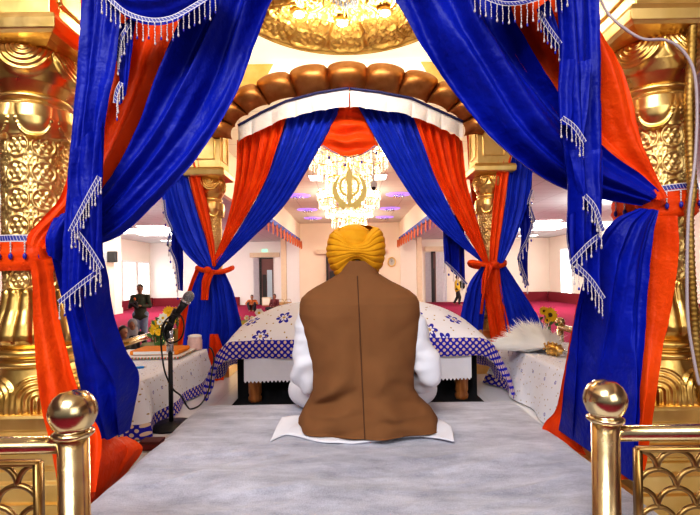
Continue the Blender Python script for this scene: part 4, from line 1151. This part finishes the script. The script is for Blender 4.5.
# ------------------------------------------------------------------ microphone on its stand
ms = thing('microphone_stand', (-1.018, 2.63, FL), 'black microphone stand with a round base in front of the left side table', 'microphone stand')
bx, by = -1.018, 2.63
MB().lathe([(0, 0), (.122, 0), (.126, .006), (.122, .014), (.03, .022), (.02, .03), (0, .03)], (bx, by, FL+.001), 40).build('base', BLACK, ms)
MB().tube([(bx, by, FL+.02), (bx, by, P(170, 345, by).z)], .0125, 12).build('pole', BLACK, ms)
pt = lambda x, y, dY=0: P(x, y, by+dY)
MB().tube([pt(170, 352), pt(170, 338)], .019, 12).tube([pt(169.5, 345), pt(171, 326)], .013, 10).build('collar', CHROME, ms)
mb = MB().tube([pt(170, 330), pt(172, 318), pt(176, 309)], [.016, .017, .013], 10).tube([pt(164, 333, -.01), pt(170, 322), pt(175, 312)], .012, 8); mb.ball(pt(168, 336), (.022, .02, .028)); mb.ball(pt(175, 312), .018)
mb.build('clamp', BLACK, ms)
mic = thing('microphone', tuple(pt(178, 311)), 'black handheld microphone with a silver mesh head tilted up on the stand', 'microphone')
MB().tube([pt(171, 324), pt(174, 318), pt(181, 308), pt(185.5, 301.5)], [.011, .013, .019, .025], 16).build('mic_body', BLACK, mic)
t_ = NT('silver_mesh'); vv = t_.n('ShaderNodeTexVoronoi'); vv.inputs['Scale'].default_value = 260; t_.put(vv.inputs['Vector'], t_.obj()); t_.set(base=t_.mix(t_.ramp(vv.outputs['Distance'], .1, .5), (.62, .62, .65), (.16, .16, .17)), rough=.4, metal=.3)
c = pt(188.5, 297.0); ax = (pt(189, 296.4)-pt(185.5, 301.5)).normalized(); R_ = Vector((0, 0, 1)).rotation_difference(ax).to_matrix()
MB().ball(c, (.030, .030, .036), 24, 16, rot=R_).build('mesh_head', t_.m, mic)
MB().tube([pt(185.2, 302.1), pt(186.3, 300.3)], .029, 20).build('ring', CHROME, mic)
mb = MB()
for pts in ([(172,325),(166,322),(163,330),(166,340),(172,343),(181,338),(184,326),(181,316),(174,315),(167,319),(162,328),(161,342),(163,362),(166,375),(173,389),(181,396),(187,406),(191,409),(200,405),(206,396),(210,385),(212,372),(214,358),(212,350),(209,347)],):
    q = [P(x, y, by - .03 + .42*smooth(12, 23, i)) for i, (x, y) in enumerate(pts)]
    mb.tube([curve_at(q, k/160) for k in range(161)], .0048, 8)
tag(mb.build('microphone_cable', BLACK), 'thin black microphone cable looping from the stand down to the floor and table', 'cable')
t = thing('book_box', (-.99, 2.28, FL), 'small dark red box on the floor by the blue curtain hem', 'box')
MB().box(-1.03, -.935, 2.26, 2.33, FL+.002, FL+.035).build('box_body', plain('dark_red_card', (.16, .012, .015), .5), t, False, bevel=.004)
MB().box(-1.032, -.933, 2.258, 2.332, FL+.035, FL+.046).build('lid', plain('darker_red_card', (.10, .008, .012), .5), t, False, bevel=.003)

# ------------------------------------------------------------------ brass railings
def railing(px, Y, ball_py, rail_py, side, label):
    x = P(px, ball_py, Y).x; zb = P(px, ball_py, Y).z; zr = P(px, rail_py, Y).z
    t = thing('brass_railing', (x, Y, 0), label, 'railing', 'brass railings at the platform front')
    p = MB().lathe([(.05, 0), (.05, .02), (.034, .03), (.034, zb-.055)], (x, Y, FL), 32)
    MB().lathe([(.05, FL+.001), (.05, FL+.02), (.034, FL+.03), (.034, zb-.045)], (x, Y, 0), 32).build('post', BRASS, t)
    MB().lathe([(.030, -.062), (.040, -.060), (.046, -.054), (.046, -.049), (.040, -.045), (.034, -.042), (.044, -.034), (.052, -.012), (.053, .0), (.050, .016), (.041, .033), (.026, .045), (.0, .050)], (x, Y, zb), 40).build('ball_finial', BRASS, t)
    xe = x + side*1.0
    MB().tube([(x, Y, zr), (xe, Y, zr)], .0205, 20).build('handrail', BRASS, t)
    MB().lathe([(.05, FL+.001), (.05, FL+.02), (.034, FL+.03), (.034, zb-.045)], (xe, Y, 0), 24).build('post', BRASS, t)
    xi = x + side*.083; xo = xe - side*.08; zt = zr-.042; zl = FL+.08
    mb = MB()
    for (a, b, c, d) in ((xi-.006, xi+.006, zl, zt), (xo-.006, xo+.006, zl, zt), (min(xi, xo), max(xi, xo), zt-.005, zt+.005), (min(xi, xo), max(xi, xo), zl-.006, zl+.006)): mb.box(a, b, Y-.012, Y+.012, c, d)
    mb.box(min(xi, xo), max(xi, xo), Y-.008, Y+.008, zt, zr-.01) if False else None
    R = .050; k = 0; z = zt - R - .004
    while z > zl:
        c0 = xi + side*(R if k % 2 else 0) 
        n = int(abs(xo-xi)/(2*R))+1
        for q in range(n+1):
            cx = c0 + side*2*R*q; pts = []
            for a in range(13):
                th = PI*a/12; xx = cx + R*math.cos(th); zz = z + R*math.sin(th)
                if min(xi, xo)-.001 <= xx <= max(xi, xo)+.001: pts.append((xx, Y, zz))
            if len(pts) > 2: mb.tube(pts, .0068, 6, flat=1.0)
        z -= R*.98; k += 1
    mb.build('scale_lattice', BRASSDARK, t)
railing(73, 1.10, 411, 444.5, -1, 'polished brass railing with a ball-topped post at the front left of the platform')
railing(605, 1.22, 398.5, 433.5, 1, 'polished brass railing with a ball-topped post at the front right of the platform')
def side_rail(x, y0, y1, z, label):
    t = thing('side_handrail', (x, y0, FL), label, 'railing', 'low side rails of the platform')
    MB().tube([(x, y0, z), (x, y1, z)], .030, 14).build('handrail', BRASS, t)
    for y in (y0, y1):
        MB().lathe([(.03, FL+.001), (.03, z+.01)], (x, y, 0), 16).ball((x, y, z+.05), .045).build('post', BRASS, t)
side_rail(-1.95, 3.72, 4.80, 1.29, 'low brass handrail along the left side of the platform beyond the table')
side_rail(2.02, 3.4, 4.50, 1.32, 'low brass handrail along the right side of the platform beyond the whisk')

# ------------------------------------------------------------------ hall furnishings far behind
def chandelier(y, z0, z1, rad, tiers, label, seed):
    random.seed(seed)
    t = thing('chandelier', (0, y, z1), label, 'chandelier', 'crystal chandeliers over the aisle')
    MB().tube([(0, y, z1), (0, y, 5.24)], .02, 8).lathe([(.0, .12), (.12, .11), (.14, .06), (.0, .0)], (0, y, 5.13), 16).build('chain', GOLDSMOOTH, t)
    fr = MB(); cr = MB(); H = z1-z0; n = 0
    for k, (f, r) in enumerate(tiers):
        z = z1 - H*f
        fr.tube([(r*rad*math.cos(2*PI*q/32), y + r*rad*math.sin(2*PI*q/32), z) for q in range(33)], .014, 6, cap=False)
        for q in range(6):
            a = 2*PI*q/6 + k; fr.tube([(0, y, z+.12), (r*rad*.6*math.cos(a), y+r*rad*.6*math.sin(a), z-.05), (r*rad*math.cos(a), y+r*rad*math.sin(a), z)], .010, 5)
        m = int(26*r)+8
        for q in range(m):
            a = 2*PI*q/m + k*.3
            for s in range(4):
                cr.ball((r*rad*math.cos(a), y + r*rad*math.sin(a), z - .04 - s*.055), (.016, .016, .028), 5, 4)
        nb = max(4, int(11*r))
        for q in range(nb):
            a = 2*PI*q/nb + .4*k; p = Vector((r*rad*.93*math.cos(a), y + r*rad*.93*math.sin(a), z+.05))
            b = MB().ball(p, (.030, .030, .044), 8, 6).build('bulb', BULBGLOW, t)
    for q in range(160):
        a = random.uniform(0, 2*PI); f = random.random(); rr = rad*(1-.65*f)*math.sqrt(random.random()); cr.ball((rr*math.cos(a), y + rr*math.sin(a), z1 - H*f), (.018, .018, .03), 5, 4)
    fr.tube([(0, y, z0), (0, y, z1)], .02, 6); fr.build('frame', GOLDSMOOTH, t)
    c = cr.build('crystals', CRYSTAL, t); c['kind'] = 'stuff'
    l = bpy.data.lights.new('chandelier_lamp', 'POINT'); l.energy = 200; l.color = (1, .86, .64); l.shadow_soft_size = .35
    lo = bpy.data.objects.new('chandelier_lamp', l); C.objects.link(lo); lo.location = (0, y-.9*rad, z0-.35)
chandelier(10.5, 3.75, 4.72, .88, [(0, .95), (.25, 1.0), (.5, .8), (.75, .6), (1, .35)], 'large nearer crystal chandelier behind the gold emblem, half hidden by the orange swag', 3)
chandelier(14.5, 3.12, 4.4, .98, [(0, 1.0), (.2, .95), (.42, .75), (.66, .55), (.88, .3)], 'farther crystal chandelier directly above the yellow turban', 4)
# gold emblem hanging in front of the chandeliers
def emblem():
    Y = 8.6; c = P(349.5, 189, Y); k = Y/F
    t = thing('emblem', tuple(c), 'gold emblem of an upright sword, ring and two curved swords before the chandeliers', 'emblem')
    GE = NT('self_lit_pale_gold').set(base=(.80, .66, .22), rough=.5, metal=.1, em=(.8, .62, .2), es=.25)  # weak glow in the material lifts the emblem's unlit front
    def pl(pts, name, th=.03):
        mb = MB(); n = len(pts); f = [(c.x + x*k, Y - th/2, c.z + z*k) for x, z in pts]; b = [(c.x + x*k, Y + th/2, c.z + z*k) for x, z in pts]
        mb.add(f + b, [tuple(range(n)), tuple(range(2*n-1, n-1, -1))] + [(i, (i+1) % n, (i+1) % n + n, i+n) for i in range(n)]); return mb.build(name, GE, t, False)
    pl([(0, 21), (2.6, 17), (3.6, 12), (2.6, 5), (2.4, -6), (3.6, -9), (1.6, -11), (1.6, -17), (-1.6, -17), (-1.6, -11), (-3.6, -9), (-2.4, -6), (-2.6, 5), (-3.6, 12), (-2.6, 17)], 'upright_sword')
    mb = MB(); mb.tube([(c.x + 9.2*k*math.cos(2*PI*q/48), Y+.01, c.z + (3+9.8*math.sin(2*PI*q/48))*k) for q in range(49)], 1.25*k, 8, cap=False); mb.build('ring', GE, t)
    for s in (-1, 1):
        o, i = [], []
        for q in range(25):
            a = lerp(math.radians(62), math.radians(-112), q/24)
            o.append((s*17.2*math.cos(a), -1 + 17.5*math.sin(a))); w = 5.4*math.sin(PI*clamp(q/24*.92+.02))**.8
            i.append((s*(17.2-w)*math.cos(a), -1 + (17.5-w)*math.sin(a)))
        pl(o + i[::-1], 'curved_sword', .026 + .01*s)
        pl([(s*-4, -18), (s*-11, -15), (s*-12, -17), (s*-5, -20.5)], 'hilt', .04)
    MB().tube([(c.x, Y, c.z + 20*k), (c.x, Y, 5.24)], .006, 5).build('hanging_wire', CHROME, t)
emblem()
# dome camera on a rod
t = thing('ceiling_camera', tuple(P(373.5, 188, 8)), 'white dome security camera hanging on a thin rod beside the gold emblem', 'camera')
c = P(373.5, 184, 8)
MB().tube([(c.x, 8, c.z+.04), (c.x, 8, 5.24)], .010, 8).build('rod', WHITEPAINT, t)
MB().lathe([(0, .06), (.03, .055), (.055, .03), (.06, -.01), (.05, -.06), (.04, -.07), (0, -.07)], c, 20).build('housing', WHITEPAINT, t)
MB().ball((c.x, 8-.02, c.z-.075), .038, 14, 10).build('lens_dome', BLACK, t)
# ceiling panels and lilac medallions
def panel(x, y, w, d, z, label, group):
    t = thing('ceiling_light', (x, y, z), label, 'ceiling light', group)
    MB().box(x-w/2-.04, x+w/2+.04, y-d/2-.04, y+d/2+.04, z-.02, z-.005).build('light_frame', WHITEPAINT, t, False)
    MB().box(x-w/2, x+w/2, y-d/2, y+d/2, z-.03, z-.021).build('diffuser', PANELGLOW, t, False)
for i, y in enumerate((12.9, 16.2, 19.8, 23.3, 26.9)):
    for x in (-1.15, 1.1):
        panel(x, y, .38, .8, 5.25, ['nearest', 'second nearest', 'middle', 'second farthest', 'farthest'][i] + ' square ceiling light in the row %s of the chandeliers' % ('left' if x < 0 else 'right'), 'ceiling lights of the nave')
for i, y in enumerate((19.8, 24.0, 27.6)):
    for x in (-2.15, 2.1):
        t = thing('ceiling_medallion', (x, y, 5.25), ['nearest', 'middle', 'farthest'][i] + ' lilac lit lamp medallion on the %s side of the nave ceiling' % ('left' if x < 0 else 'right'), 'ceiling lamp', 'lilac ceiling lamps')
        MB().lathe([(.0, -.03), (.50, -.03), (.53, -.005)], (x, y, 5.25), 28).build('medallion_plate', PURPLEGLOW, t)
        mb = MB()
        for q in range(10):
            a = 2*PI*q/10; mb.ball((x+.2*math.cos(a), y+.2*math.sin(a), 5.17), (.035, .035, .06), 6, 5)
        mb.build('lamp_drops', CHROME, t)
for s, nm in ((-1, 'left'), (1, 'right')):
    for i, (x, y, w, d) in enumerate(((8.6, 20.5, 1.1, .9), (10.2, 24.2, 1.2, .8), (7.8, 25.5, 1.0, .6), (10.8, 28.2, 1.0, .5))):
        panel(s*x, y, w, d, 4.1, ['nearest', 'widest', 'small inner', 'farthest'][i] + ' white light panel in the ceiling of the %s aisle' % nm, 'ceiling lights of the aisles')
    t = thing('ceiling_light_bay', (s*10.6, 22.0, 4.1), 'long bright white light bay across the ceiling of the %s aisle' % nm, 'ceiling light', 'long light bays of the aisles')
    MB().box(s*10.6-2.2, s*10.6+2.2, 21.3, 22.9, 4.04, 4.095).build('bay_diffuser', PANELGLOW, t, False)
# toothed valances along the nave edges
for s, nm in ((-1, 'left'), (1, 'right')):
    x = s*3.21; t = thing('valance', (x, 22, 4.2), 'blue valance with hanging orange tabs along the %s edge of the nave' % nm, 'valance', 'valances of the nave')
    MB().box(x-.02, x+.02, 14, 30.3, 4.02, 4.24).build('blue_band', plain('slate_blue_cloth', (.06, .10, .38), .7), t, False)
    tab = MB(); tab2 = MB(); n = 15
    for k in range(n):
        a = lerp(14, 30.3, k/n); b = a + 16.3/n*.78
        z0 = 3.52; q = [(a, 4.03), (b, 4.03), (b-.01, z0+.08), ((a+b)/2, z0), (a+.01, z0+.08)]
        m = tab if k % 1 == 0 else tab2
        m.add([(x - s*(.03 + .34*(1-(yy-a)/(b-a))*.6 + .02*(j in (2, 3, 4))), yy, zz) for j, (yy, zz) in enumerate(q)], [(0, 1, 2, 3, 4)])
        tab2.add([(x + s*.01, b-.02, 4.03), (x + s*.01, b+.10, 4.03), (x + s*.01, b+.10, z0+.12), (x + s*.01, b-.02, z0+.12)], [(0, 1, 2, 3)])
    tab.build('orange_tabs', plain('orange_cloth', (.80, .17, .02), .7), t, False); tab2.build('blue_tabs', plain('deep_blue_cloth', (.03, .04, .35), .7), t, False)
# speaker, clock, exit sign, thermostat box, cabinet, baskets
c = P(111, 257, 23.9)
t = thing('loudspeaker', tuple(c), 'black loudspeaker on the cream pillar at the far left', 'loudspeaker')
MB().box(c.x-.05, c.x+.36, 23.60, 23.88, c.z-.28, c.z+.28).build('speaker_box', BLACK, t, False, bevel=.02)
MB().box(c.x-.02, c.x+.33, 23.585, 23.60, c.z-.25, c.z+.25).build('speaker_grille', plain('dark_grille', (.02, .02, .02), .8, bump=.5, bscale=300), t, False)
MB().box(c.x-.26, c.x-.07, 23.62, 23.93, c.z-.26, c.z+.22).build('wall_bracket', plain('grey_metal', (.35, .37, .4), .4), t, False)
c = P(391.7, 262, HB-.1); k = HB/F
t = thing('wall_clock', tuple(c), 'round gold-rimmed clock on the peach far wall', 'clock')
mb = MB(); mb.tube([(c.x + 3.6*k*math.cos(2*PI*q/32), HB-.07, c.z + 4.3*k*math.sin(2*PI*q/32)) for q in range(33)], .045, 8, cap=False); mb.build('rim', GOLDSMOOTH, t)
MB().ball((c.x, HB-.05, c.z), (3.4*k, .02, 4.1*k), 24, 8).build('dial', plain('grey_dial', (.50, .48, .42), .5, var=.3, scale=4), t)
MB().tube([(c.x, HB-.08, c.z), (c.x+.08, HB-.08, c.z+.1)], .012, 5).tube([(c.x, HB-.08, c.z), (c.x-.03, HB-.08, c.z+.18)], .010, 5).build('hands', BLACK, t)
c = P(263.5, 250.3, HB-.45)
t = thing('exit_sign', tuple(c), 'small green lit exit sign above the far left doorway', 'sign')
MB().box(c.x-.17, c.x+.17, HB-.12, HB-.06, c.z-.09, c.z+.09).build('sign_box', glow('pale_green_lit_panel', (.35, .85, .60), .9), t, False)
mb = MB()
def seg(x0, z0, x1, z1): mb.tube([(c.x+x0, HB-.125, c.z+z0), (c.x+x1, HB-.125, c.z+z1)], .008, 4)
for ch, o in (('E', -.12), ('X', -.045), ('I', .025), ('T', .085)):
    if ch == 'E': seg(o, -.05, o, .05); seg(o, .05, o+.05, .05); seg(o, 0, o+.04, 0); seg(o, -.05, o+.05, -.05)
    if ch == 'X': seg(o, -.05, o+.05, .05); seg(o, .05, o+.05, -.05)
    if ch == 'I': seg(o, -.05, o, .05)
    if ch == 'T': seg(o-.03, .05, o+.04, .05); seg(o+.005, -.05, o+.005, .05)
mb.build('lettering', WHITEPAINT, t)
c = P(266, 301, 28.6)
t = thing('small_cabinet', (c.x, 28.8, 0), 'small beige cabinet in front of the far left doorway', 'cabinet')
MB().box(c.x-.25, c.x+.27, 28.6, 29.0, .06, .55).build('cabinet_body', BEIGE, t, False, bevel=.01); MB().box(c.x-.2, c.x+.22, 28.585, 28.6, .1, .5).build('door', CREAM, t, False)
MB().box(c.x-.22, c.x+.24, 28.63, 28.97, 0, .06).build('plinth', WOOD, t, False)
for i, (px, lab) in enumerate(((281, 'left'), (288, 'right'))):
    c = P(px, 302, 27.4); t = thing('woven_basket', (c.x, 27.4, 0), 'tan woven basket at the foot of the far left pillar, %s one of two' % lab, 'basket', 'baskets at the pillar')
    MB().lathe([(.0, .01), (.16, .0), (.2, .18), (.22, .3), (.19, .31), (.17, .2), (.0, .18)], (c.x, 27.4, 0), 24).build('basket_body', plain('tan_wicker', (.45, .28, .12), .8, bump=.6, bscale=60), t)
    MB().tube([(c.x-.2, 27.4, .3), (c.x-.12, 27.4, .48), (c.x+.12, 27.4, .48), (c.x+.2, 27.4, .3)], .015, 6).build('handle', plain('tan_wicker_dark', (.35, .2, .08), .8), t)

# ------------------------------------------------------------------ people in the hall
def small_person(loc, rz, sc, pose, cloth, legs, hair, label, skin=(.30, .14, .08), scarf=None, vox=.016):
    t = thing('person', loc, label, 'person'); R3 = Matrix.Rotation(rz, 3, 'Z'); L = Vector(loc)
    def q(x, y, z): return L + R3 @ Vector((x, y, z))*sc
    def cap(a, ra, b, rb): return ('c', a, ra*sc, b, rb*sc)
    if pose == 'stand':
        pel, ch, nk, hd = (0, 0, .93), (0, .01, 1.30), (0, 0, 1.47), (0, -.03, 1.60)
        sh = [(s*.19, 0, 1.40) for s in (-1, 1)]; el = [(s*.26, -.06, 1.13) for s in (-1, 1)]; wr = [(-.10, -.26, 1.22), (.06, -.27, 1.16)]
        hp = [(s*.10, 0, .90) for s in (-1, 1)]; kn = [(s*.10, -.05, .48) for s in (-1, 1)]; an = [(s*.09, .02, .08) for s in (-1, 1)]; toe = [(s*.11, -.16, .03) for s in (-1, 1)]
    elif pose == 'walk':
        pel, ch, nk, hd = (0, 0, .93), (0, .01, 1.30), (0, 0, 1.47), (0, -.02, 1.60)
        sh = [(s*.19, 0, 1.40) for s in (-1, 1)]; el = [(-.25, .02, 1.12), (.25, -.02, 1.12)]; wr = [(-.26, -.12, .90), (.27, -.08, .88)]
        hp = [(s*.09, 0, .90) for s in (-1, 1)]; kn = [(-.09, -.14, .49), (.09, .02, .48)]; an = [(-.09, -.10, .08), (.09, .22, .12)]; toe = [(-.10, -.28, .03), (.10, .06, .04)]
    elif pose == 'hug':
        pel, ch, nk, hd = (0, 0, .12), (0, -.06, .44), (0, -.10, .58), (0, -.14, .72)
        sh = [(s*.19, -.08, .54) for s in (-1, 1)]; el = [(s*.30, -.32, .40) for s in (-1, 1)]; wr = [(s*.05, -.50, .38) for s in (-1, 1)]
        hp = [(s*.10, -.02, .12) for s in (-1, 1)]; kn = [(s*.17, -.42, .42) for s in (-1, 1)]; an = [(s*.08, -.52, .06) for s in (-1, 1)]; toe = [(s*.10, -.68, .03) for s in (-1, 1)]
    else:
        pel, ch, nk, hd = (0, 0, .12), (0, 0, .44), (0, 0, .60), (0, -.03, .74)
        sh = [(s*.19, 0, .54) for s in (-1, 1)]; el = [(s*.26, -.08, .28) for s in (-1, 1)]; wr = [(s*.10, -.30, .22) for s in (-1, 1)]
        hp = [(s*.10, -.03, .11) for s in (-1, 1)]; kn = [(s*.34, -.30, .11) for s in (-1, 1)]; an = [(-s*.08, -.36, .06) for s in (-1, 1)]; toe = [(-s*.20, -.34, .05) for s in (-1, 1)]
    V = lambda a: q(*a)
    h = Vector(hd)
    bd = [cap(V(pel), .13, V(ch), .13), cap(V(ch), .12, V(nk), .06), cap(V(nk), .05, V(hd), .05), ('e', V(h + Vector((0, 0, .03))), (.074*sc, .09*sc, .11*sc)), ('e', V(h + Vector((0, -.02, -.05))), (.055*sc, .06*sc, .06*sc)),
          cap(V(h + Vector((0, -.085, .03))), .010, V(h + Vector((0, -.105, 0))), .014), ('e', V(h + Vector((-.075, 0, .01))), (.014*sc, .02*sc, .03*sc)), ('e', V(h + Vector((.075, 0, .01))), (.014*sc, .02*sc, .03*sc))]
    top = [cap(V(pel), .165, V(ch), .15), cap(V(sh[0]), .07, V(sh[1]), .07), cap(V(ch), .14, V((nk[0], nk[1], nk[2]-.06)), .09)]; bot = [cap(V(hp[0]), .12, V(hp[1]), .12)]; shoe = []
    if pose in ('stand', 'walk'): top.append(cap(V((-.075, 0, .86)), .135, V((.075, 0, .86)), .135))
    for k in (0, 1):
        bd += [cap(V(sh[k]), .055, V(el[k]), .042), cap(V(el[k]), .042, V(wr[k]), .03), cap(V(hp[k]), .09, V(kn[k]), .06), cap(V(kn[k]), .06, V(an[k]), .04), cap(V(an[k]), .04, V(toe[k]), .03)]
        d = (Vector(wr[k]) - Vector(el[k])).normalized(); w = Vector(wr[k]); sd = d.cross(Vector((0, 0, 1))).normalized()
        bd.append(cap(V(w), .028, V(w + d*.06), .034))
        for f, l in ((-.03, .06), (-.01, .075), (.012, .07), (.032, .052)): bd.append(cap(V(w + d*.06 + sd*f), .012, V(w + d*(.075+l) + sd*f*1.3), .009))
        bd.append(cap(V(w + d*.03), .014, V(w + d*.07 - sd*.055), .010))
        top += [cap(V(sh[k]), .062, V(el[k]), .054), cap(V(el[k]), .054, V(w - d*.03), .044)]
        bot += [cap(V(hp[k]), .11, V(kn[k]), .085), cap(V(kn[k]), .085, V(Vector(an[k]).lerp(Vector(kn[k]), .12)), .065)]
        shoe.append(cap(V(an[k]), .048, V(toe[k]), .04))
    blob('body', bd, plain('person_skin', skin, .5), t, vox*sc, 3)
    blob('top', top, cloth, t, vox*sc, 4); blob('trousers', bot, legs, t, vox*sc, 4)
    if hair is not None:
        o = [('e', V(h + Vector((0, .02, .07))), (.084*sc, .092*sc, .088*sc)), ('e', V(h + Vector((0, .06, .0))), (.076*sc, .06*sc, .09*sc))]
        blob('hair', o, hair, t, vox*sc, 3)
    if scarf is not None:
        o = [('e', V(h + Vector((0, .03, .05))), (.105*sc, .105*sc, .12*sc)), ('c', V(h + Vector((0, .06, 0))), .10*sc, V((nk[0], nk[1]+.03, nk[2]-.05)), .15*sc), ('c', V((nk[0]-.1, nk[1], nk[2]-.06)), .10*sc, V((nk[0]-.12, nk[1]-.06, nk[2]-.22)), .08*sc)]
        blob('head_scarf', o, scarf, t, vox*sc, 3)
    mb = MB()
    return t
GREEN = plain('olive_jacket', (.045, .055, .035), .8); JEAN = plain('blue_denim', (.20, .27, .40), .8, var=.3, scale=12); DKCLOTH = plain('dark_cloth', (.02, .02, .025), .8)
ORC = plain('rust_sweater', (.42, .11, .02), .8); MAR = plain('maroon_patterned_top', (.13, .02, .025), .8, var=.5, scale=25); GREYSC = plain('grey_scarf_cloth', (.28, .28, .31), .8); YTOP = plain('yellow_jacket', (.55, .34, .02), .8)
small_person((-5.62, 12.5, 0), .25, .965, 'stand', GREEN, JEAN, HAIR, 'person standing in an olive jacket and jeans, holding a small child', scarf=None)
small_person((-5.56, 12.14, 1.05), -1.2, .34, 'hug', DKCLOTH, DKCLOTH, plain('orange_knit_cap', (.60, .15, .02), .8), 'person of baby size in dark clothes carried by the person in the olive jacket', vox=.03)
small_person((-4.64, 9.5, 0), 1.1, 1.0, 'cross', DKCLOTH, DKCLOTH, HAIR, 'person with bare dark hair, leftmost of the seated group by the curtain')
small_person((-5.0, 10.7, 0), .5, 1.02, 'cross', DKCLOTH, DKCLOTH, HAIR, 'person sitting on the carpet with a grey scarf over the head', scarf=GREYSC)
small_person((-3.85, 9.1, 0), .9, 1.0, 'cross', plain('pale_green_top', (.32, .36, .20), .8), DKCLOTH, HAIR, 'person sitting in a pale green top beside the yellow flowers')
small_person((-4.05, 11.0, 0), .3, 1.08, 'cross', plain('olive_yellow_shawl', (.35, .25, .06), .8), DKCLOTH, HAIR, 'person sitting behind the one in the pale green top', scarf=None)
small_person((-5.25, 25.0, 0), .1, 1.0, 'hug', ORC, DKCLOTH, HAIR, 'person in a rust orange sweater sitting with knees up on the far carpet', vox=.022)
small_person((-4.08, 25.2, 0), -.3, 1.0, 'cross', MAR, DKCLOTH, HAIR, 'person in a maroon patterned top sitting by the far left doorway', vox=.022)
yp = small_person((6.2, 27.0, 0), 1.2, 1.02, 'walk', YTOP, DKCLOTH, HAIR, 'person in a yellow jacket with a black backpack standing at the far right', vox=.022)
blob('backpack', [('e', Vector((6.47, 27.02, 1.22)), (.16, .16, .25)), ('e', Vector((6.52, 27.02, 1.08)), (.13, .14, .13))], BLACKCLOTH, yp, .025)

# ------------------------------------------------------------------ light, sky, camera
def area(name, loc, rot, sx, sy, e, col=(1, 1, 1)):
    l = bpy.data.lights.new(name, 'AREA'); l.shape = 'RECTANGLE'; l.size = sx; l.size_y = sy; l.energy = e; l.color = col
    o = bpy.data.objects.new(name, l); C.objects.link(o); o.location = loc; o.rotation_euler = rot; return o
def point(name, loc, e, col, r=.5):
    l = bpy.data.lights.new(name, 'POINT'); l.energy = e; l.color = col; l.shadow_soft_size = r
    o = bpy.data.objects.new(name, l); C.objects.link(o); o.location = loc
area('added_key_light', (-1.2, -1.6, 4.6), (math.radians(42), 0, math.radians(-14)), 2.4, 1.6, 185, (.97, .98, 1.0))  # soft key added behind the camera, stands for no fixture
area('fill_light', (1.6, -1.8, 2.7), (math.radians(72), 0, math.radians(30)), 2.0, 1.6, 34, (1, .98, .96))  # second fill added from the right to brighten shaded drapes
for x, e in ((-8.5, 400), (8.5, 420)):
    for y in (14, 24): point('aisle_fill_light', (x, y, 3.3), e, (1, .97, .93))  # bare point lights added out of view to brighten the aisles
for y in (19, 26): point('nave_fill_light', (0, y, 4.3), 260, (1, .9, .76))  # bare point lights added to brighten the far nave, no fixture here
w = bpy.data.worlds.new('World'); bpy.context.scene.world = w; w.use_nodes = True
nt = w.node_tree; bg = nt.nodes['Background']
tc = nt.nodes.new('ShaderNodeTexCoord'); sp = nt.nodes.new('ShaderNodeSeparateXYZ'); nt.links.new(tc.outputs['Generated'], sp.inputs[0])
cr = nt.nodes.new('ShaderNodeValToRGB'); mr = nt.nodes.new('ShaderNodeMapRange'); mr.inputs[1].default_value = -1; mr.inputs[2].default_value = 1
nt.links.new(sp.outputs[2], mr.inputs[0]); nt.links.new(mr.outputs[0], cr.inputs[0])
e = cr.color_ramp.elements; e[0].position = .35; e[0].color = (.05, .04, .045, 1); e[1].position = .72; e[1].color = (1, .98, .98, 1)
m = cr.color_ramp.elements.new(.5); m.color = (.38, .36, .38, 1)
nt.links.new(cr.outputs[0], bg.inputs[0]); bg.inputs[1].default_value = .42
cam = bpy.data.cameras.new('camera'); co = bpy.data.objects.new('camera', cam); C.objects.link(co)
co.location = (0, 0, CZ); co.rotation_euler = (PI/2, 0, 0); co.rotation_euler = (Matrix.Rotation(PI/2, 3, 'X') @ Matrix.Rotation(-ROLL, 3, 'Z')).to_euler(); cam.sensor_width = 36; cam.lens = 36*F/700; cam.shift_y = 17.5/700; cam.clip_start = .05
sc = bpy.context.scene; sc.camera = co
sc.view_settings.view_transform = 'Standard'; sc.view_settings.look = 'Medium High Contrast'; sc.view_settings.exposure = 0
sc.cycles.use_denoising = True; sc.cycles.max_bounces = 6
